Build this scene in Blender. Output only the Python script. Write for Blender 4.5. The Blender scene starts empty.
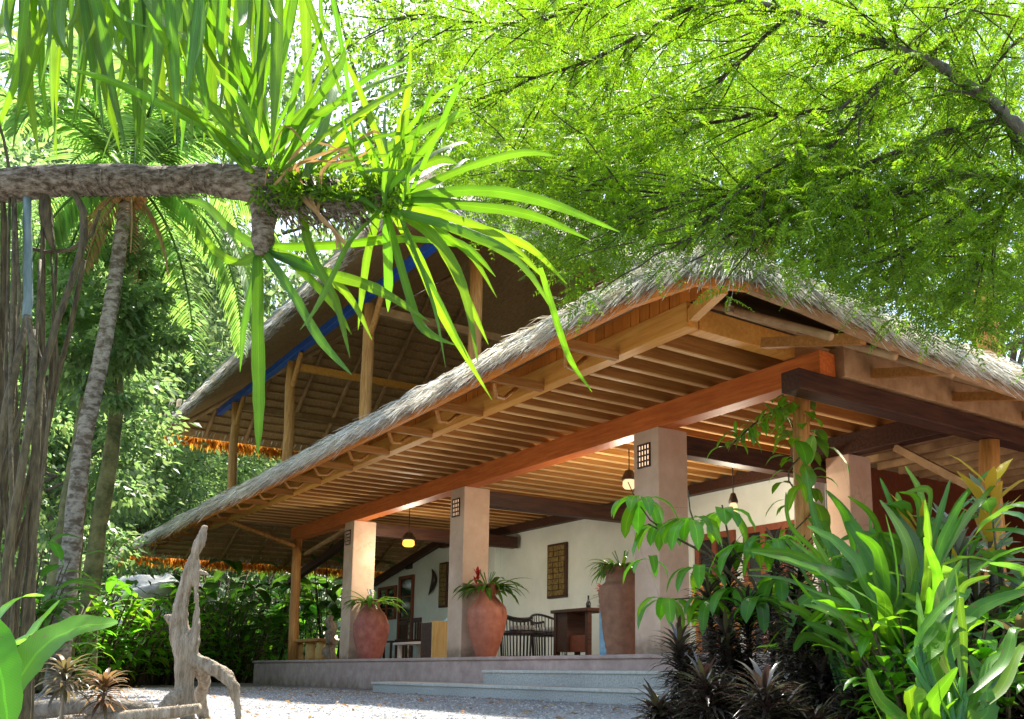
import bpy, math, random
import numpy as np
from mathutils import Vector, Matrix
random.seed(7); rng = np.random.default_rng(7)
SC = bpy.context.scene; COL = SC.collection
Rd = math.radians
# ---------------------------------------------------------------- camera frame
PITCH = Rd(10); FPX = 953.; CX = 600.; CY = 499.; CH = .34
RIGHT = Vector((.597, .802, 0)).normalized(); FWD = Vector((-.802, .597, 0)).normalized(); UP = Vector((0, 0, 1))
def ray(px, py):
    a = (px-CX)/FPX; b = (CY-py)/FPX; c, s = math.cos(PITCH), math.sin(PITCH)
    return RIGHT*a + (FWD*c+UP*s) + (UP*c-FWD*s)*b
def W(px, py, D=None, X=None, Y=None, Z=None):
    r = ray(px, py)
    if X is not None: t = X/r.x
    elif Y is not None: t = Y/r.y
    elif Z is not None: t = (Z-CH)/r.z
    else: t = D/(r.dot(FWD))
    return Vector((0, 0, CH)) + r*t
cam = bpy.data.cameras.new('camera'); co = bpy.data.objects.new('camera', cam); COL.objects.link(co)
co.location = (0, 0, CH); cam.sensor_width = 36; cam.lens = FPX/1024*36
fwd = FWD*math.cos(PITCH)+UP*math.sin(PITCH)
co.rotation_euler = fwd.to_track_quat('-Z', 'Y').to_euler()
cam.shift_x = -(CX-512)/1024; cam.shift_y = (CY-359.5)/1024; cam.clip_end = 2000; cam.clip_start = .05
SC.camera = co
# ---------------------------------------------------------------- materials
def newmat(name):
    m = bpy.data.materials.new(name); m.use_nodes = True; nt = m.node_tree; nt.nodes.clear()
    return m, nt, nt.nodes, nt.links
def ramp(n, stops):
    r = n.new('ShaderNodeValToRGB'); e = r.color_ramp.elements
    while len(e) < len(stops): e.new(.5)
    for i, (p, c) in enumerate(stops): e[i].position = p; e[i].color = (*c, 1)
    return r
def surf(name, c1, c2, scale=4, stretch=(1, 1, 1), rough=.7, bump=.3, bscale=None, detail=6, spec=.3, c3=None, bdist=.01, lo=.35, hi=.65, island=0, dirt=None):
    m, nt, n, l = newmat(name)
    out = n.new('ShaderNodeOutputMaterial'); b = n.new('ShaderNodeBsdfPrincipled'); l.new(b.outputs[0], out.inputs[0])
    tc = n.new('ShaderNodeTexCoord'); mp = n.new('ShaderNodeMapping'); mp.inputs['Scale'].default_value = stretch
    l.new(tc.outputs['Object'], mp.inputs[0])
    nz = n.new('ShaderNodeTexNoise'); nz.inputs['Scale'].default_value = scale; nz.inputs['Detail'].default_value = detail; nz.inputs['Roughness'].default_value = .65
    l.new(mp.outputs[0], nz.inputs['Vector'])
    st = [(lo, c1), (hi, c2)] + ([(min(hi+.18, 1), c3)] if c3 else [])
    r = ramp(n, st); l.new(nz.outputs[0], r.inputs[0]); col = r.outputs[0]
    # broad weathering
    n2 = n.new('ShaderNodeTexNoise'); n2.inputs['Scale'].default_value = .9; n2.inputs['Detail'].default_value = 4
    l.new(tc.outputs['Object'], n2.inputs['Vector'])
    mx = n.new('ShaderNodeMixRGB'); mx.blend_type = 'MULTIPLY'; mx.inputs[0].default_value = .5
    r2 = ramp(n, [(.3, (.6, .58, .55)), (.7, (1, 1, 1))]); l.new(n2.outputs[0], r2.inputs[0])
    l.new(col, mx.inputs[1]); l.new(r2.outputs[0], mx.inputs[2]); col = mx.outputs[0]
    if island:
        g = n.new('ShaderNodeNewGeometry'); hs = n.new('ShaderNodeHueSaturation'); mr = n.new('ShaderNodeMapRange')
        mr.inputs[3].default_value = 1-island; mr.inputs[4].default_value = 1+island
        l.new(g.outputs['Random Per Island'], mr.inputs[0]); l.new(mr.outputs[0], hs.inputs['Value']); l.new(col, hs.inputs['Color']); col = hs.outputs[0]
    if dirt is not None:      # splash marks low on the render, streaks and hairline cracks
        g2 = n.new('ShaderNodeNewGeometry'); sz = n.new('ShaderNodeSeparateXYZ'); l.new(g2.outputs['Position'], sz.inputs[0])
        mz = n.new('ShaderNodeMapRange'); mz.inputs[1].default_value = dirt+.42; mz.inputs[2].default_value = dirt; l.new(sz.outputs[2], mz.inputs[0])
        nd = n.new('ShaderNodeTexNoise'); nd.inputs['Scale'].default_value = 7; nd.inputs['Detail'].default_value = 9; l.new(tc.outputs['Object'], nd.inputs['Vector'])
        ad = n.new('ShaderNodeMath'); ad.operation = 'MULTIPLY'; l.new(mz.outputs[0], ad.inputs[0]); l.new(nd.outputs[0], ad.inputs[1])
        rd_ = ramp(n, [(.22, (0, 0, 0)), (.5, (.75, .75, .75))]); l.new(ad.outputs[0], rd_.inputs[0])
        md = n.new('ShaderNodeMixRGB'); l.new(rd_.outputs[0], md.inputs[0]); l.new(col, md.inputs[1]); md.inputs[2].default_value = (.20, .14, .09, 1); col = md.outputs[0]
        vc = n.new('ShaderNodeTexVoronoi'); vc.feature = 'DISTANCE_TO_EDGE'; vc.inputs['Scale'].default_value = .55
        nw = n.new('ShaderNodeMixRGB'); nw.inputs[0].default_value = .12; l.new(tc.outputs['Object'], nw.inputs[1]); l.new(nd.outputs['Color'], nw.inputs[2]); l.new(nw.outputs[0], vc.inputs['Vector'])
        rc_ = ramp(n, [(.0, (.55, .5, .45)), (.003, (1, 1, 1))]); l.new(vc.outputs['Distance'], rc_.inputs[0])
        mc = n.new('ShaderNodeMixRGB'); mc.blend_type = 'MULTIPLY'; mc.inputs[0].default_value = .35; l.new(col, mc.inputs[1]); l.new(rc_.outputs[0], mc.inputs[2]); col = mc.outputs[0]
    l.new(col, b.inputs['Base Color']); b.inputs['Roughness'].default_value = rough
    b.inputs['Specular IOR Level'].default_value = spec
    if bump:
        nb = n.new('ShaderNodeTexNoise'); nb.inputs['Scale'].default_value = bscale or scale*2; nb.inputs['Detail'].default_value = 8
        l.new(mp.outputs[0], nb.inputs['Vector'])
        bp = n.new('ShaderNodeBump'); bp.inputs['Strength'].default_value = bump; bp.inputs['Distance'].default_value = bdist
        l.new(nb.outputs[0], bp.inputs['Height']); l.new(bp.outputs[0], b.inputs['Normal'])
    return m
def leafmat(name, c1, c2, t, trans=.45, rough=.4, spec=.4, scale=3, c3=None, veins=0):
    """foliage: colour differs leaf by leaf, light passes through"""
    m, nt, n, l = newmat(name)
    out = n.new('ShaderNodeOutputMaterial'); b = n.new('ShaderNodeBsdfPrincipled'); tr = n.new('ShaderNodeBsdfTranslucent'); mx = n.new('ShaderNodeMixShader')
    g = n.new('ShaderNodeNewGeometry')
    st = [(0., c1), (.8, c2)] + ([(.97, c3)] if c3 else [])
    r = ramp(n, st); l.new(g.outputs['Random Per Island'], r.inputs[0])
    nz = n.new('ShaderNodeTexNoise'); nz.inputs['Scale'].default_value = scale; nz.inputs['Detail'].default_value = 3
    tc = n.new('ShaderNodeTexCoord'); l.new(tc.outputs['Object'], nz.inputs['Vector'])
    mu = n.new('ShaderNodeMixRGB'); mu.blend_type = 'MULTIPLY'; mu.inputs[0].default_value = .7
    r2 = ramp(n, [(.35, (.6, .6, .6)), (.65, (1.15, 1.15, 1.1))]); l.new(nz.outputs[0], r2.inputs[0])
    l.new(r.outputs[0], mu.inputs[1]); l.new(r2.outputs[0], mu.inputs[2]); cout = mu.outputs[0]; vfac = None
    if veins:
        at = n.new('ShaderNodeAttribute'); at.attribute_name = 'lv'; sx = n.new('ShaderNodeSeparateXYZ'); l.new(at.outputs['Vector'], sx.inputs[0])
        def mth(op, a, b_=None, c_=None):
            q = n.new('ShaderNodeMath'); q.operation = op
            for i, v in enumerate((a, b_, c_)):
                if v is None: continue
                if isinstance(v, (int, float)): q.inputs[i].default_value = v
                else: l.new(v, q.inputs[i])
            return q.outputs[0]
        ab = mth('ABSOLUTE', sx.outputs[0]); 
        if veins == 1:   # oblique side veins
            wv = mth('SINE', mth('MULTIPLY', mth('SUBTRACT', sx.outputs[1], mth('MULTIPLY', mth('MULTIPLY', ab, sx.outputs[2]), .6)), 760))
        else:            # lengthwise veins
            wv = mth('SINE', mth('MULTIPLY', sx.outputs[0], 22))
        mid = mth('LESS_THAN', ab, .07 if veins == 1 else .05)
        val = mth('ADD', mth('ADD', mth('MULTIPLY', wv, .04 if veins == 1 else .09), .96), mth('MULTIPLY', mid, .3))
        gr = mth('ADD', mth('MULTIPLY', ab, -.22), 1.1); val = mth('MULTIPLY', val, gr)
        hv = n.new('ShaderNodeHueSaturation'); l.new(cout, hv.inputs['Color']); l.new(val, hv.inputs['Value']); cout = hv.outputs[0]
        if veins == 1:
            ns = n.new('ShaderNodeTexNoise'); ns.inputs['Scale'].default_value = 38; ns.inputs['Detail'].default_value = 2; l.new(tc.outputs['Object'], ns.inputs['Vector'])
            sp_ = ramp(n, [(.66, (0, 0, 0)), (.70, (1, 1, 1))]); l.new(ns.outputs[0], sp_.inputs[0]); mb_ = n.new('ShaderNodeMixRGB'); l.new(sp_.outputs[0], mb_.inputs[0]); l.new(cout, mb_.inputs[1]); mb_.inputs[2].default_value = (.16, .11, .04, 1); cout = mb_.outputs[0]
        bp = n.new('ShaderNodeBump'); bp.inputs['Strength'].default_value = .05 if veins == 1 else .2; bp.inputs['Distance'].default_value = .004; l.new(wv, bp.inputs['Height']); l.new(bp.outputs[0], b.inputs['Normal']); vfac = val
    l.new(cout, b.inputs['Base Color']); b.inputs['Roughness'].default_value = rough; b.inputs['Specular IOR Level'].default_value = spec
    hs = n.new('ShaderNodeMixRGB'); hs.blend_type = 'MULTIPLY'; hs.inputs[0].default_value = .5; hs.inputs[1].default_value = (*t, 1)
    l.new(r2.outputs[0], hs.inputs[2]); tout = hs.outputs[0]
    h2 = n.new('ShaderNodeHueSaturation'); l.new(tout, h2.inputs['Color']); rv = n.new('ShaderNodeMapRange'); rv.inputs[3].default_value = .55; rv.inputs[4].default_value = 1.15
    sc_ = n.new('ShaderNodeMath'); sc_.operation = 'FRACT'; s7 = n.new('ShaderNodeMath'); s7.operation = 'MULTIPLY'; s7.inputs[1].default_value = 7.13; l.new(g.outputs['Random Per Island'], s7.inputs[0]); l.new(s7.outputs[0], sc_.inputs[0]); l.new(sc_.outputs[0], rv.inputs[0])
    vo_ = rv.outputs[0]
    if vfac is not None: vo_ = mth('MULTIPLY', vo_, vfac)
    hu = n.new('ShaderNodeMapRange'); hu.inputs[3].default_value = .475; hu.inputs[4].default_value = .52; l.new(g.outputs['Random Per Island'], hu.inputs[0]); l.new(hu.outputs[0], h2.inputs['Hue'])
    l.new(vo_, h2.inputs['Value']); l.new(h2.outputs[0], tr.inputs[0])
    mx.inputs[0].default_value = trans
    l.new(b.outputs[0], mx.inputs[1]); l.new(tr.outputs[0], mx.inputs[2]); l.new(mx.outputs[0], out.inputs[0])
    return m
def emit(name, c, s):
    m, nt, n, l = newmat(name); out = n.new('ShaderNodeOutputMaterial'); e = n.new('ShaderNodeEmission')
    e.inputs[0].default_value = (*c, 1); e.inputs[1].default_value = s; l.new(e.outputs[0], out.inputs[0]); return m
def gravelmat():
    m, nt, n, l = newmat('gravel')
    out = n.new('ShaderNodeOutputMaterial'); b = n.new('ShaderNodeBsdfPrincipled'); l.new(b.outputs[0], out.inputs[0])
    tc = n.new('ShaderNodeTexCoord'); vo = n.new('ShaderNodeTexVoronoi'); vo.inputs['Scale'].default_value = 45
    l.new(tc.outputs['Object'], vo.inputs['Vector'])
    r = ramp(n, [(0, (.13, .135, .145)), (.5, (.26, .26, .265)), (1, (.42, .415, .41))]); 
    sx = n.new('ShaderNodeSeparateColor'); l.new(vo.outputs['Color'], sx.inputs[0]); l.new(sx.outputs[0], r.inputs[0])
    nz = n.new('ShaderNodeTexNoise'); nz.inputs['Scale'].default_value = .8; nz.inputs['Detail'].default_value = 8; l.new(tc.outputs['Object'], nz.inputs['Vector'])
    r2 = ramp(n, [(.3, (.6, .55, .48)), (.6, (1, 1, 1))]); l.new(nz.outputs[0], r2.inputs[0])
    mu = n.new('ShaderNodeMixRGB'); mu.blend_type = 'MULTIPLY'; mu.inputs[0].default_value = .8
    l.new(r.outputs[0], mu.inputs[1]); l.new(r2.outputs[0], mu.inputs[2])
    l.new(mu.outputs[0], b.inputs['Base Color']); b.inputs['Roughness'].default_value = .9
    bp = n.new('ShaderNodeBump'); bp.inputs['Strength'].default_value = .8; bp.inputs['Distance'].default_value = .015; bp.invert = True
    l.new(vo.outputs['Distance'], bp.inputs['Height']); l.new(bp.outputs[0], b.inputs['Normal'])
    return m
M = {}
M['gravel'] = gravelmat()
M['stone'] = surf('pebble_stone', (.22, .22, .23), (.5, .48, .46), 12, island=.35, rough=.85)
M['soil'] = surf('soil', (.05, .04, .025), (.12, .09, .05), 3, rough=.95, bump=.8)
M['pink'] = surf('beige_plaster', (.58, .40, .28), (.74, .56, .42), 3, dirt=.47, rough=.85, bump=.5, bscale=14, spec=.2, lo=.3, hi=.7, detail=10)
M['platform'] = surf('platform_render', (.42, .30, .26), (.56, .42, .37), 6, dirt=-.05, rough=.85, bump=.3, spec=.2)
M['step'] = surf('washed_pebble_step', (.30, .295, .27), (.56, .55, .51), 60, rough=.8, bump=.6, bscale=90, spec=.25, c3=(.70, .68, .64))
M['nosing'] = surf('step_nosing', (.46, .45, .40), (.62, .60, .54), 20, rough=.7, spec=.3)
M['floor'] = surf('floor_screed', (.30, .22, .18), (.40, .3, .25), 5, rough=.55)
M['wall'] = surf('white_limewash', (.72, .83, .78), (.80, .89, .84), 3, rough=.9, bump=.2, spec=.15)
M['redwood'] = surf('red_timber', (.56, .125, .022), (.74, .22, .045), 5, (.5, 6, 6), rough=.5, bump=.3, spec=.35, c3=(.40, .09, .02))
M['darkwood'] = surf('dark_timber', (.035, .015, .010), (.09, .038, .02), 5, (6, .5, 6), rough=.55, bump=.25)
M['orange'] = surf('orange_board', (.70, .22, .03), (.84, .32, .05), 5, (8, 8, .6), rough=.55, bump=.2, island=.18)
M['lightwood'] = surf('golden_timber', (.72, .31, .05), (.84, .45, .10), 4, (.4, 7, 7), rough=.55, bump=.25)
M['lit_underside'] = surf('joist_lit_underside', (.72, .42, .15), (.85, .58, .26), 4, (7, .5, 7), rough=.6, bump=.2)  # joist timber paled as if lit from the ground below
M['joist'] = surf('joist_timber', (.34, .14, .03), (.50, .24, .06), 4, (7, .5, 7), rough=.6, bump=.25, island=.15)
M['ceiling'] = surf('ceiling_mat', (.44, .22, .06), (.60, .34, .12), 5, (1, 9, 1), rough=.8, bump=.3)
M['rafter'] = surf('rafter_timber', (.34, .20, .09), (.52, .34, .17), 5, (1, 1, 1), rough=.7, bump=.3, island=.2)
M['pole'] = surf('round_pole', (.42, .18, .045), (.66, .34, .10), 5, (6, 6, .6), rough=.55, bump=.35, c3=(.30, .15, .05))
M['thatch'] = surf('dry_thatch', (.28, .24, .18), (.58, .53, .44), 8, (9, .8, 3), rough=.95, bump=1, bdist=.03)
M['thatch_in'] = surf('thatch_underside', (.30, .18, .075), (.54, .36, .17), 7, (1, 10, 1), rough=.95, bump=.6)
M['strand'] = leafmat('thatch_strand', (.50, .46, .39), (.84, .80, .70), (.7, .58, .38), .15, .8, .1, c3=(.9, .87, .8))
M['tip'] = leafmat('thatch_tip', (.50, .22, .04), (.70, .36, .07), (1., .5, .06), .65, .8, .1)
M['blue'] = surf('blue_paint', (.01, .07, .42), (.02, .12, .58), 6, rough=.45, spec=.4)
M['terra'] = surf('terracotta', (.38, .12, .07), (.52, .20, .12), 7, rough=.55, bump=.25, spec=.35)
M['terra2'] = surf('brown_terracotta', (.26, .13, .08), (.38, .20, .12), 9, rough=.7, bump=.4)
M['terra3'] = surf('dark_red_terracotta', (.36, .11, .085), (.52, .20, .15), 9, rough=.6, bump=.5)
M['metal'] = surf('dark_iron', (.02, .015, .012), (.05, .035, .025), 20, rough=.4, spec=.5)
M['black'] = surf('black_cane', (.015, .013, .015), (.045, .04, .045), 20, rough=.45, spec=.5)
M['brownframe'] = surf('brown_frame', (.16, .045, .02), (.26, .08, .035), 8, (6, 6, 1), rough=.5)
M['glass'] = surf('dark_glass', (.015, .018, .018), (.03, .035, .035), 2, rough=.08, bump=0, spec=.6)
M['art'] = surf('carved_panel', (.10, .07, .02), (.32, .24, .07), 22, rough=.6, bump=1, bscale=26, c3=(.45, .38, .16), bdist=.02)
M['yellowwood'] = surf('yellow_wood', (.60, .36, .10), (.75, .52, .2), 4, (6, 6, .6), rough=.5)
M['drift'] = surf('driftwood', (.26, .19, .12), (.56, .46, .34), 7, (5, 5, .6), rough=.85, bump=1, bscale=22, bdist=.03, c3=(.66, .58, .46))
M['bark'] = surf('grey_bark', (.10, .085, .065), (.26, .23, .18), 7, (2, 2, .8), rough=.9, bump=1, bdist=.03, c3=(.36, .34, .28))
M['palmbark'] = surf('palm_bark', (.12, .095, .06), (.36, .32, .25), 7, (1, 1, 2), rough=.9, bump=1, bdist=.03, lo=.42, hi=.58, c3=(.20, .22, .10))
M['pinebark'] = surf('screw_pine_bark', (.09, .06, .03), (.34, .28, .2), 16, (2, 2, 5), rough=.75, bump=1, bdist=.02, lo=.40, hi=.60, c3=(.46, .44, .40))
M['root'] = surf('prop_root', (.045, .032, .014), (.15, .115, .05), 14, (4, 4, 1), rough=.7, bump=.9, c3=(.24, .21, .12))
M['rootg'] = surf('grey_green_root', (.16, .24, .24), (.30, .40, .39), 8, (4, 4, .8), rough=.7, bump=.4)
M['twig'] = surf('dark_twig', (.03, .025, .015), (.09, .07, .04), 12, rough=.85, bump=.4)
M['mossy'] = surf('mossy_bark', (.06, .07, .02), (.22, .20, .08), 6, rough=.9, bump=.8)
M['strap'] = leafmat('strap_leaf', (.02, .09, .008), (.08, .21, .012), (.26, .56, .012), .5, .36, .4, 6, veins=2, c3=(.20, .24, .04))
M['feather'] = leafmat('feathery_leaf', (.03, .10, .008), (.12, .21, .012), (.30, .56, .012), .5, .5, .3, 1.2)
M['canopy'] = leafmat('canopy_leaf', (.04, .12, .015), (.12, .23, .025), (.30, .55, .04), .48, .5, .3, .5)
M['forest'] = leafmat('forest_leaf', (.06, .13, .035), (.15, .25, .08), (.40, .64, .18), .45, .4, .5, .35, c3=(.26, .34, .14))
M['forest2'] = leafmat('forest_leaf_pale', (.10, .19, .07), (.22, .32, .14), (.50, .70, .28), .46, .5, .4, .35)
M['broad'] = leafmat('broad_leaf', (.025, .09, .015), (.07, .20, .025), (.22, .55, .04), .42, .3, .5, 3, veins=1)
M['bright'] = leafmat('bright_leaf', (.03, .12, .01), (.10, .25, .015), (.24, .58, .015), .42, .38, .35, 5, veins=1, c3=(.22, .30, .03))
M['sprig'] = leafmat('sprig_leaf', (.05, .19, .012), (.12, .33, .02), (.30, .72, .02), .5, .32, .45, 5, veins=1)
M['dark'] = leafmat('maroon_leaf', (.035, .02, .018), (.085, .07, .055), (.16, .08, .05), .18, .26, .7, 2, c3=(.16, .15, .05))
M['cord'] = leafmat('cordyline_leaf', (.035, .035, .015), (.09, .09, .04), (.3, .22, .08), .3, .35, .5, 2, c3=(.2, .09, .04))
M['cordred'] = leafmat('red_cordyline_leaf', (.08, .05, .025), (.18, .12, .05), (.5, .28, .1), .3, .35, .5, 2, c3=(.34, .16, .05))
M['yellow'] = leafmat('yellow_leaf', (.5, .30, .02), (.65, .45, .03), (.9, .55, .05), .4, .35, .4, 2, c3=(.3, .35, .04))
M['varieg'] = leafmat('variegated_leaf', (.10, .14, .07), (.42, .46, .34), (.4, .5, .3), .3, .3, .5, 9, c3=(.3, .12, .03))
M['redflower'] = leafmat('red_flower', (.5, .03, .02), (.6, .06, .03), (.9, .1, .05), .3)
M['frond'] = leafmat('palm_frond', (.06, .15, .03), (.14, .26, .06), (.38, .66, .12), .5, .35, .45)
M['dead'] = leafmat('dead_leaf', (.30, .17, .07), (.48, .30, .14), (.6, .35, .12), .3, .7, .2)
M['grass'] = leafmat('ground_leaf', (.05, .11, .02), (.12, .22, .04), (.35, .6, .08), .4, .5, .3, 1)
M['lamp'] = emit('lamp_glow', (1, .5, .08), .75)
M['lampw'] = emit('lamp_glow_pale', (1, .66, .34), .5)
M['bluecloth'] = surf('blue_painted', (.12, .32, .46), (.30, .5, .62), 9, rough=.6)
M['white'] = surf('white_paint', (.7, .7, .68), (.8, .8, .78), 9, rough=.5)
M['palestone'] = surf('pale_boulder', (.42, .41, .38), (.62, .61, .57), 3, rough=.9, bump=.9, bdist=.05)
# ---------------------------------------------------------------- mesh builder
class MB:
    def __init__(s): s.v = []; s.f = []; s.a = {}
    def add(s, vs, fs, at=None):
        o = len(s.v)
        if at: s.a[o] = at
        s.v += [tuple(v) for v in vs]; s.f += [tuple(i+o for i in f) for f in fs]; return s
    def box(s, x0, x1, y0, y1, z0, z1):
        return s.add([(x0, y0, z0), (x1, y0, z0), (x1, y1, z0), (x0, y1, z0), (x0, y0, z1), (x1, y0, z1), (x1, y1, z1), (x0, y1, z1)],
                     [(0, 3, 2, 1), (4, 5, 6, 7), (0, 1, 5, 4), (1, 2, 6, 5), (2, 3, 7, 6), (3, 0, 4, 7)])
    def beam(s, p, q, w, h, up=(0, 0, 1)):
        p = Vector(p); q = Vector(q); d = (q-p).normalized(); a = d.cross(Vector(up)).normalized(); b = a.cross(d)
        vs = [e+a*i*w/2+b*j*h/2 for e in (p, q) for i, j in ((-1, -1), (1, -1), (1, 1), (-1, 1))]
        return s.add(vs, [(0, 1, 2, 3), (7, 6, 5, 4), (0, 4, 5, 1), (1, 5, 6, 2), (2, 6, 7, 3), (3, 7, 4, 0)])
    def tube(s, pts, rad, n=8, wob=0, cap=True):
        pts = [Vector(p) for p in pts]; m = len(pts)
        if not hasattr(rad, '__len__'): rad = [rad]*m
        vs = []; a = None
        for i, p in enumerate(pts):
            d = (pts[min(i+1, m-1)]-pts[max(i-1, 0)]).normalized()
            if a is None: a = d.orthogonal().normalized()
            a = (a-d*a.dot(d)); a = a.normalized() if a.length > 1e-4 else d.orthogonal().normalized()
            b = d.cross(a)
            for k in range(n):
                t = 2*math.pi*k/n; r = rad[i]*(1+random.uniform(-wob, wob)); vs.append(p+(a*math.cos(t)+b*math.sin(t))*r)
        fs = [(i*n+k, i*n+(k+1) % n, (i+1)*n+(k+1) % n, (i+1)*n+k) for i in range(m-1) for k in range(n)]
        if cap: fs += [tuple(range(n))[::-1], tuple((m-1)*n+k for k in range(n))]
        return s.add(vs, fs)
    def lathe(s, prof, c, n=32, wob=0):
        vs = []
        for r, z in prof:
            for k in range(n):
                t = 2*math.pi*k/n; rr = r*(1+wob*math.sin(3*t+z*9)); vs.append((c[0]+rr*math.cos(t), c[1]+rr*math.sin(t), c[2]+z))
        m = len(prof); fs = [(i*n+k, i*n+(k+1) % n, (i+1)*n+(k+1) % n, (i+1)*n+k) for i in range(m-1) for k in range(n)]
        return s.add(vs, fs)
    def strip(s, pts, wid, nrm=(0, 0, 1), fold=.2, twist=0):
        """a leaf blade along pts with a folded midrib"""
        pts = [Vector(p) for p in pts]; m = len(pts); vs = []; side = None; at = []; ln_ = 0.
        for i, p in enumerate(pts):
            d = (pts[min(i+1, m-1)]-pts[max(i-1, 0)]).normalized()
            if side is None:
                side = d.cross(Vector(nrm))
                if side.length < .15: side = d.orthogonal()
            side = side-d*side.dot(d); side.normalize()
            sd = side if not twist else Matrix.Rotation(twist*i/m, 3, d) @ side
            nn = sd.cross(d); w = (wid[i] if hasattr(wid, '__len__') else wid)*random.uniform(.9, 1.1); p = p+nn*w*random.uniform(-.06, .06)
            vs += [p-sd*w/2+nn*fold*w*.5, p, p+sd*w/2+nn*fold*w*.5]; at += [(-1, ln_, w), (0, ln_, w), (1, ln_, w)]
            if i < m-1: ln_ += (pts[i+1]-p).length
        fs = []
        for i in range(m-1):
            a = i*3; fs += [(a, a+1, a+4, a+3), (a+1, a+2, a+5, a+4)]
        return s.add(vs, fs, at)
    def leaf(s, base, d, L, w, droop=.5, n=7, prof='strap', fold=.25, twist=0, nrm=None):
        p = Vector(base); d = Vector(d).normalized(); pts = [p.copy()]; st = L/n
        for i in range(n):
            p = p+d*st; pts.append(p.copy()); d = (d+Vector((0, 0, -1))*droop/n*(1+i*.25)).normalized()
        ws = []
        for i in range(n+1):
            t = i/n
            if prof == 'strap': k = min(1, .55+t*3)*(1 if t < .5 else max(.04, 1-((t-.5)/.5)**1.5))
            elif prof == 'lance': k = max(.05, abs(math.sin(math.pi*min(1, t*.95+.05)))**.8)
            else: k = .1 if t < .18 else max(.04, abs(math.sin(math.pi*((t-.18)/.82*.92+.08)))**.6)
            ws.append(w*k)
        return s.strip(pts, ws, nrm or (0, 0, 1), fold, twist)
    def build(s, name, mat, parent=None, smooth=False, bevel=0):
        me = bpy.data.meshes.new(name); me.from_pydata(s.v, [], s.f); me.update()
        if s.a:
            A = np.zeros((len(s.v), 3), np.float32)
            for o_, at in s.a.items(): A[o_:o_+len(at)] = at
            q = me.attributes.new('lv', 'FLOAT_VECTOR', 'POINT'); q.data.foreach_set('vector', A.ravel())
        return link(name, me, mat, parent, smooth, bevel)
def link(name, me, mat, parent=None, smooth=False, bevel=0):
    me.materials.append(M[mat] if isinstance(mat, str) else mat)
    if smooth: me.polygons.foreach_set('use_smooth', [True]*len(me.polygons))
    o = bpy.data.objects.new(name, me); COL.objects.link(o)
    if parent is not None:
        o.parent = parent
        if parent.type == 'EMPTY': o.location = -parent.location
    if bevel:
        b = o.modifiers.new('bevel', 'BEVEL'); b.width = bevel; b.segments = 2; b.limit_method = 'ANGLE'
    return o
def npmesh(name, V, F4, mat, parent=None, kind=None):
    me = bpy.data.meshes.new(name); nv = len(V); nf = len(F4)
    me.vertices.add(nv); me.vertices.foreach_set('co', V.astype(np.float32).ravel())
    me.loops.add(nf*4); me.loops.foreach_set('vertex_index', F4.astype(np.int32).ravel())
    me.polygons.add(nf); me.polygons.foreach_set('loop_start', np.arange(0, nf*4, 4, dtype=np.int32))
    me.update(calc_edges=True); me.validate()
    o = link(name, me, mat, parent)
    if kind: o['kind'] = kind
    return o
def unit(a): return a/np.maximum(np.linalg.norm(a, axis=1, keepdims=True), 1e-6)
def leafquads(P, D, L, Wd, nrm=None, flat=.0):
    n = len(P); D = unit(D)
    N = rng.normal(size=(n, 3)) if nrm is None else nrm+rng.normal(size=(n, 3))*flat
    S = unit(np.cross(D, N)); N = np.cross(S, D)
    L = np.asarray(L).reshape(-1, 1)*np.ones((n, 1)); Wd = np.asarray(Wd).reshape(-1, 1)*np.ones((n, 1))
    V = np.empty((n, 4, 3)); V[:, 0] = P; V[:, 2] = P+D*L-N*L*.12
    V[:, 1] = P+D*L*.42+S*Wd/2+N*Wd*.15; V[:, 3] = P+D*L*.42-S*Wd/2+N*Wd*.15
    F = np.arange(n*4).reshape(n, 4)
    return V.reshape(-1, 3), F
def merge(parts):
    Vs, Fs, o = [], [], 0
    for V, F in parts: Vs.append(V); Fs.append(F+o); o += len(V)
    return np.concatenate(Vs), np.concatenate(Fs)
# ---------------------------------------------------------------- things
def tag(o, label=None, cat=None, group=None, kind=None):
    if label: o['label'] = label
    if cat: o['category'] = cat
    if group: o['group'] = group
    if kind: o['kind'] = kind
    return o
def thing(name, label, cat, loc=(0, 0, 0), group=None):
    o = bpy.data.objects.new(name, None); COL.objects.link(o); o.location = loc; o.empty_display_size = .2
    return tag(o, label, cat, group)
def copy_tree(o, parent=None):
    c = o.copy(); COL.objects.link(c); c.parent = parent
    for ch in [x for x in KIDS.get(o.name, [])]: copy_tree(ch, c)
    return c
KIDS = {}
def remember(root):
    def rec(o):
        ks = [x for x in bpy.data.objects if x.parent == o]; KIDS[o.name] = ks
        for k in ks: rec(k)
    rec(root)
def place(root, loc, rz=0, sc=1, label=None, group=None, first=None):
    o = root if first else copy_tree(root)
    o.location = loc; o.rotation_euler = (0, 0, rz)
    o.scale = (sc, sc, sc) if not hasattr(sc, '__len__') else sc
    if label: o['label'] = label
    if group: o['group'] = group
    return o
U = random.uniform

def px_of(v):
    q = v-Vector((0, 0, CH)); fx = q.dot(FWD); rx = q.dot(RIGHT); c, s = math.cos(PITCH), math.sin(PITCH); d = fx*c+q.z*s; u = q.z*c-fx*s
    return CX+FPX*rx/d, CY-FPX*u/d
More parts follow.
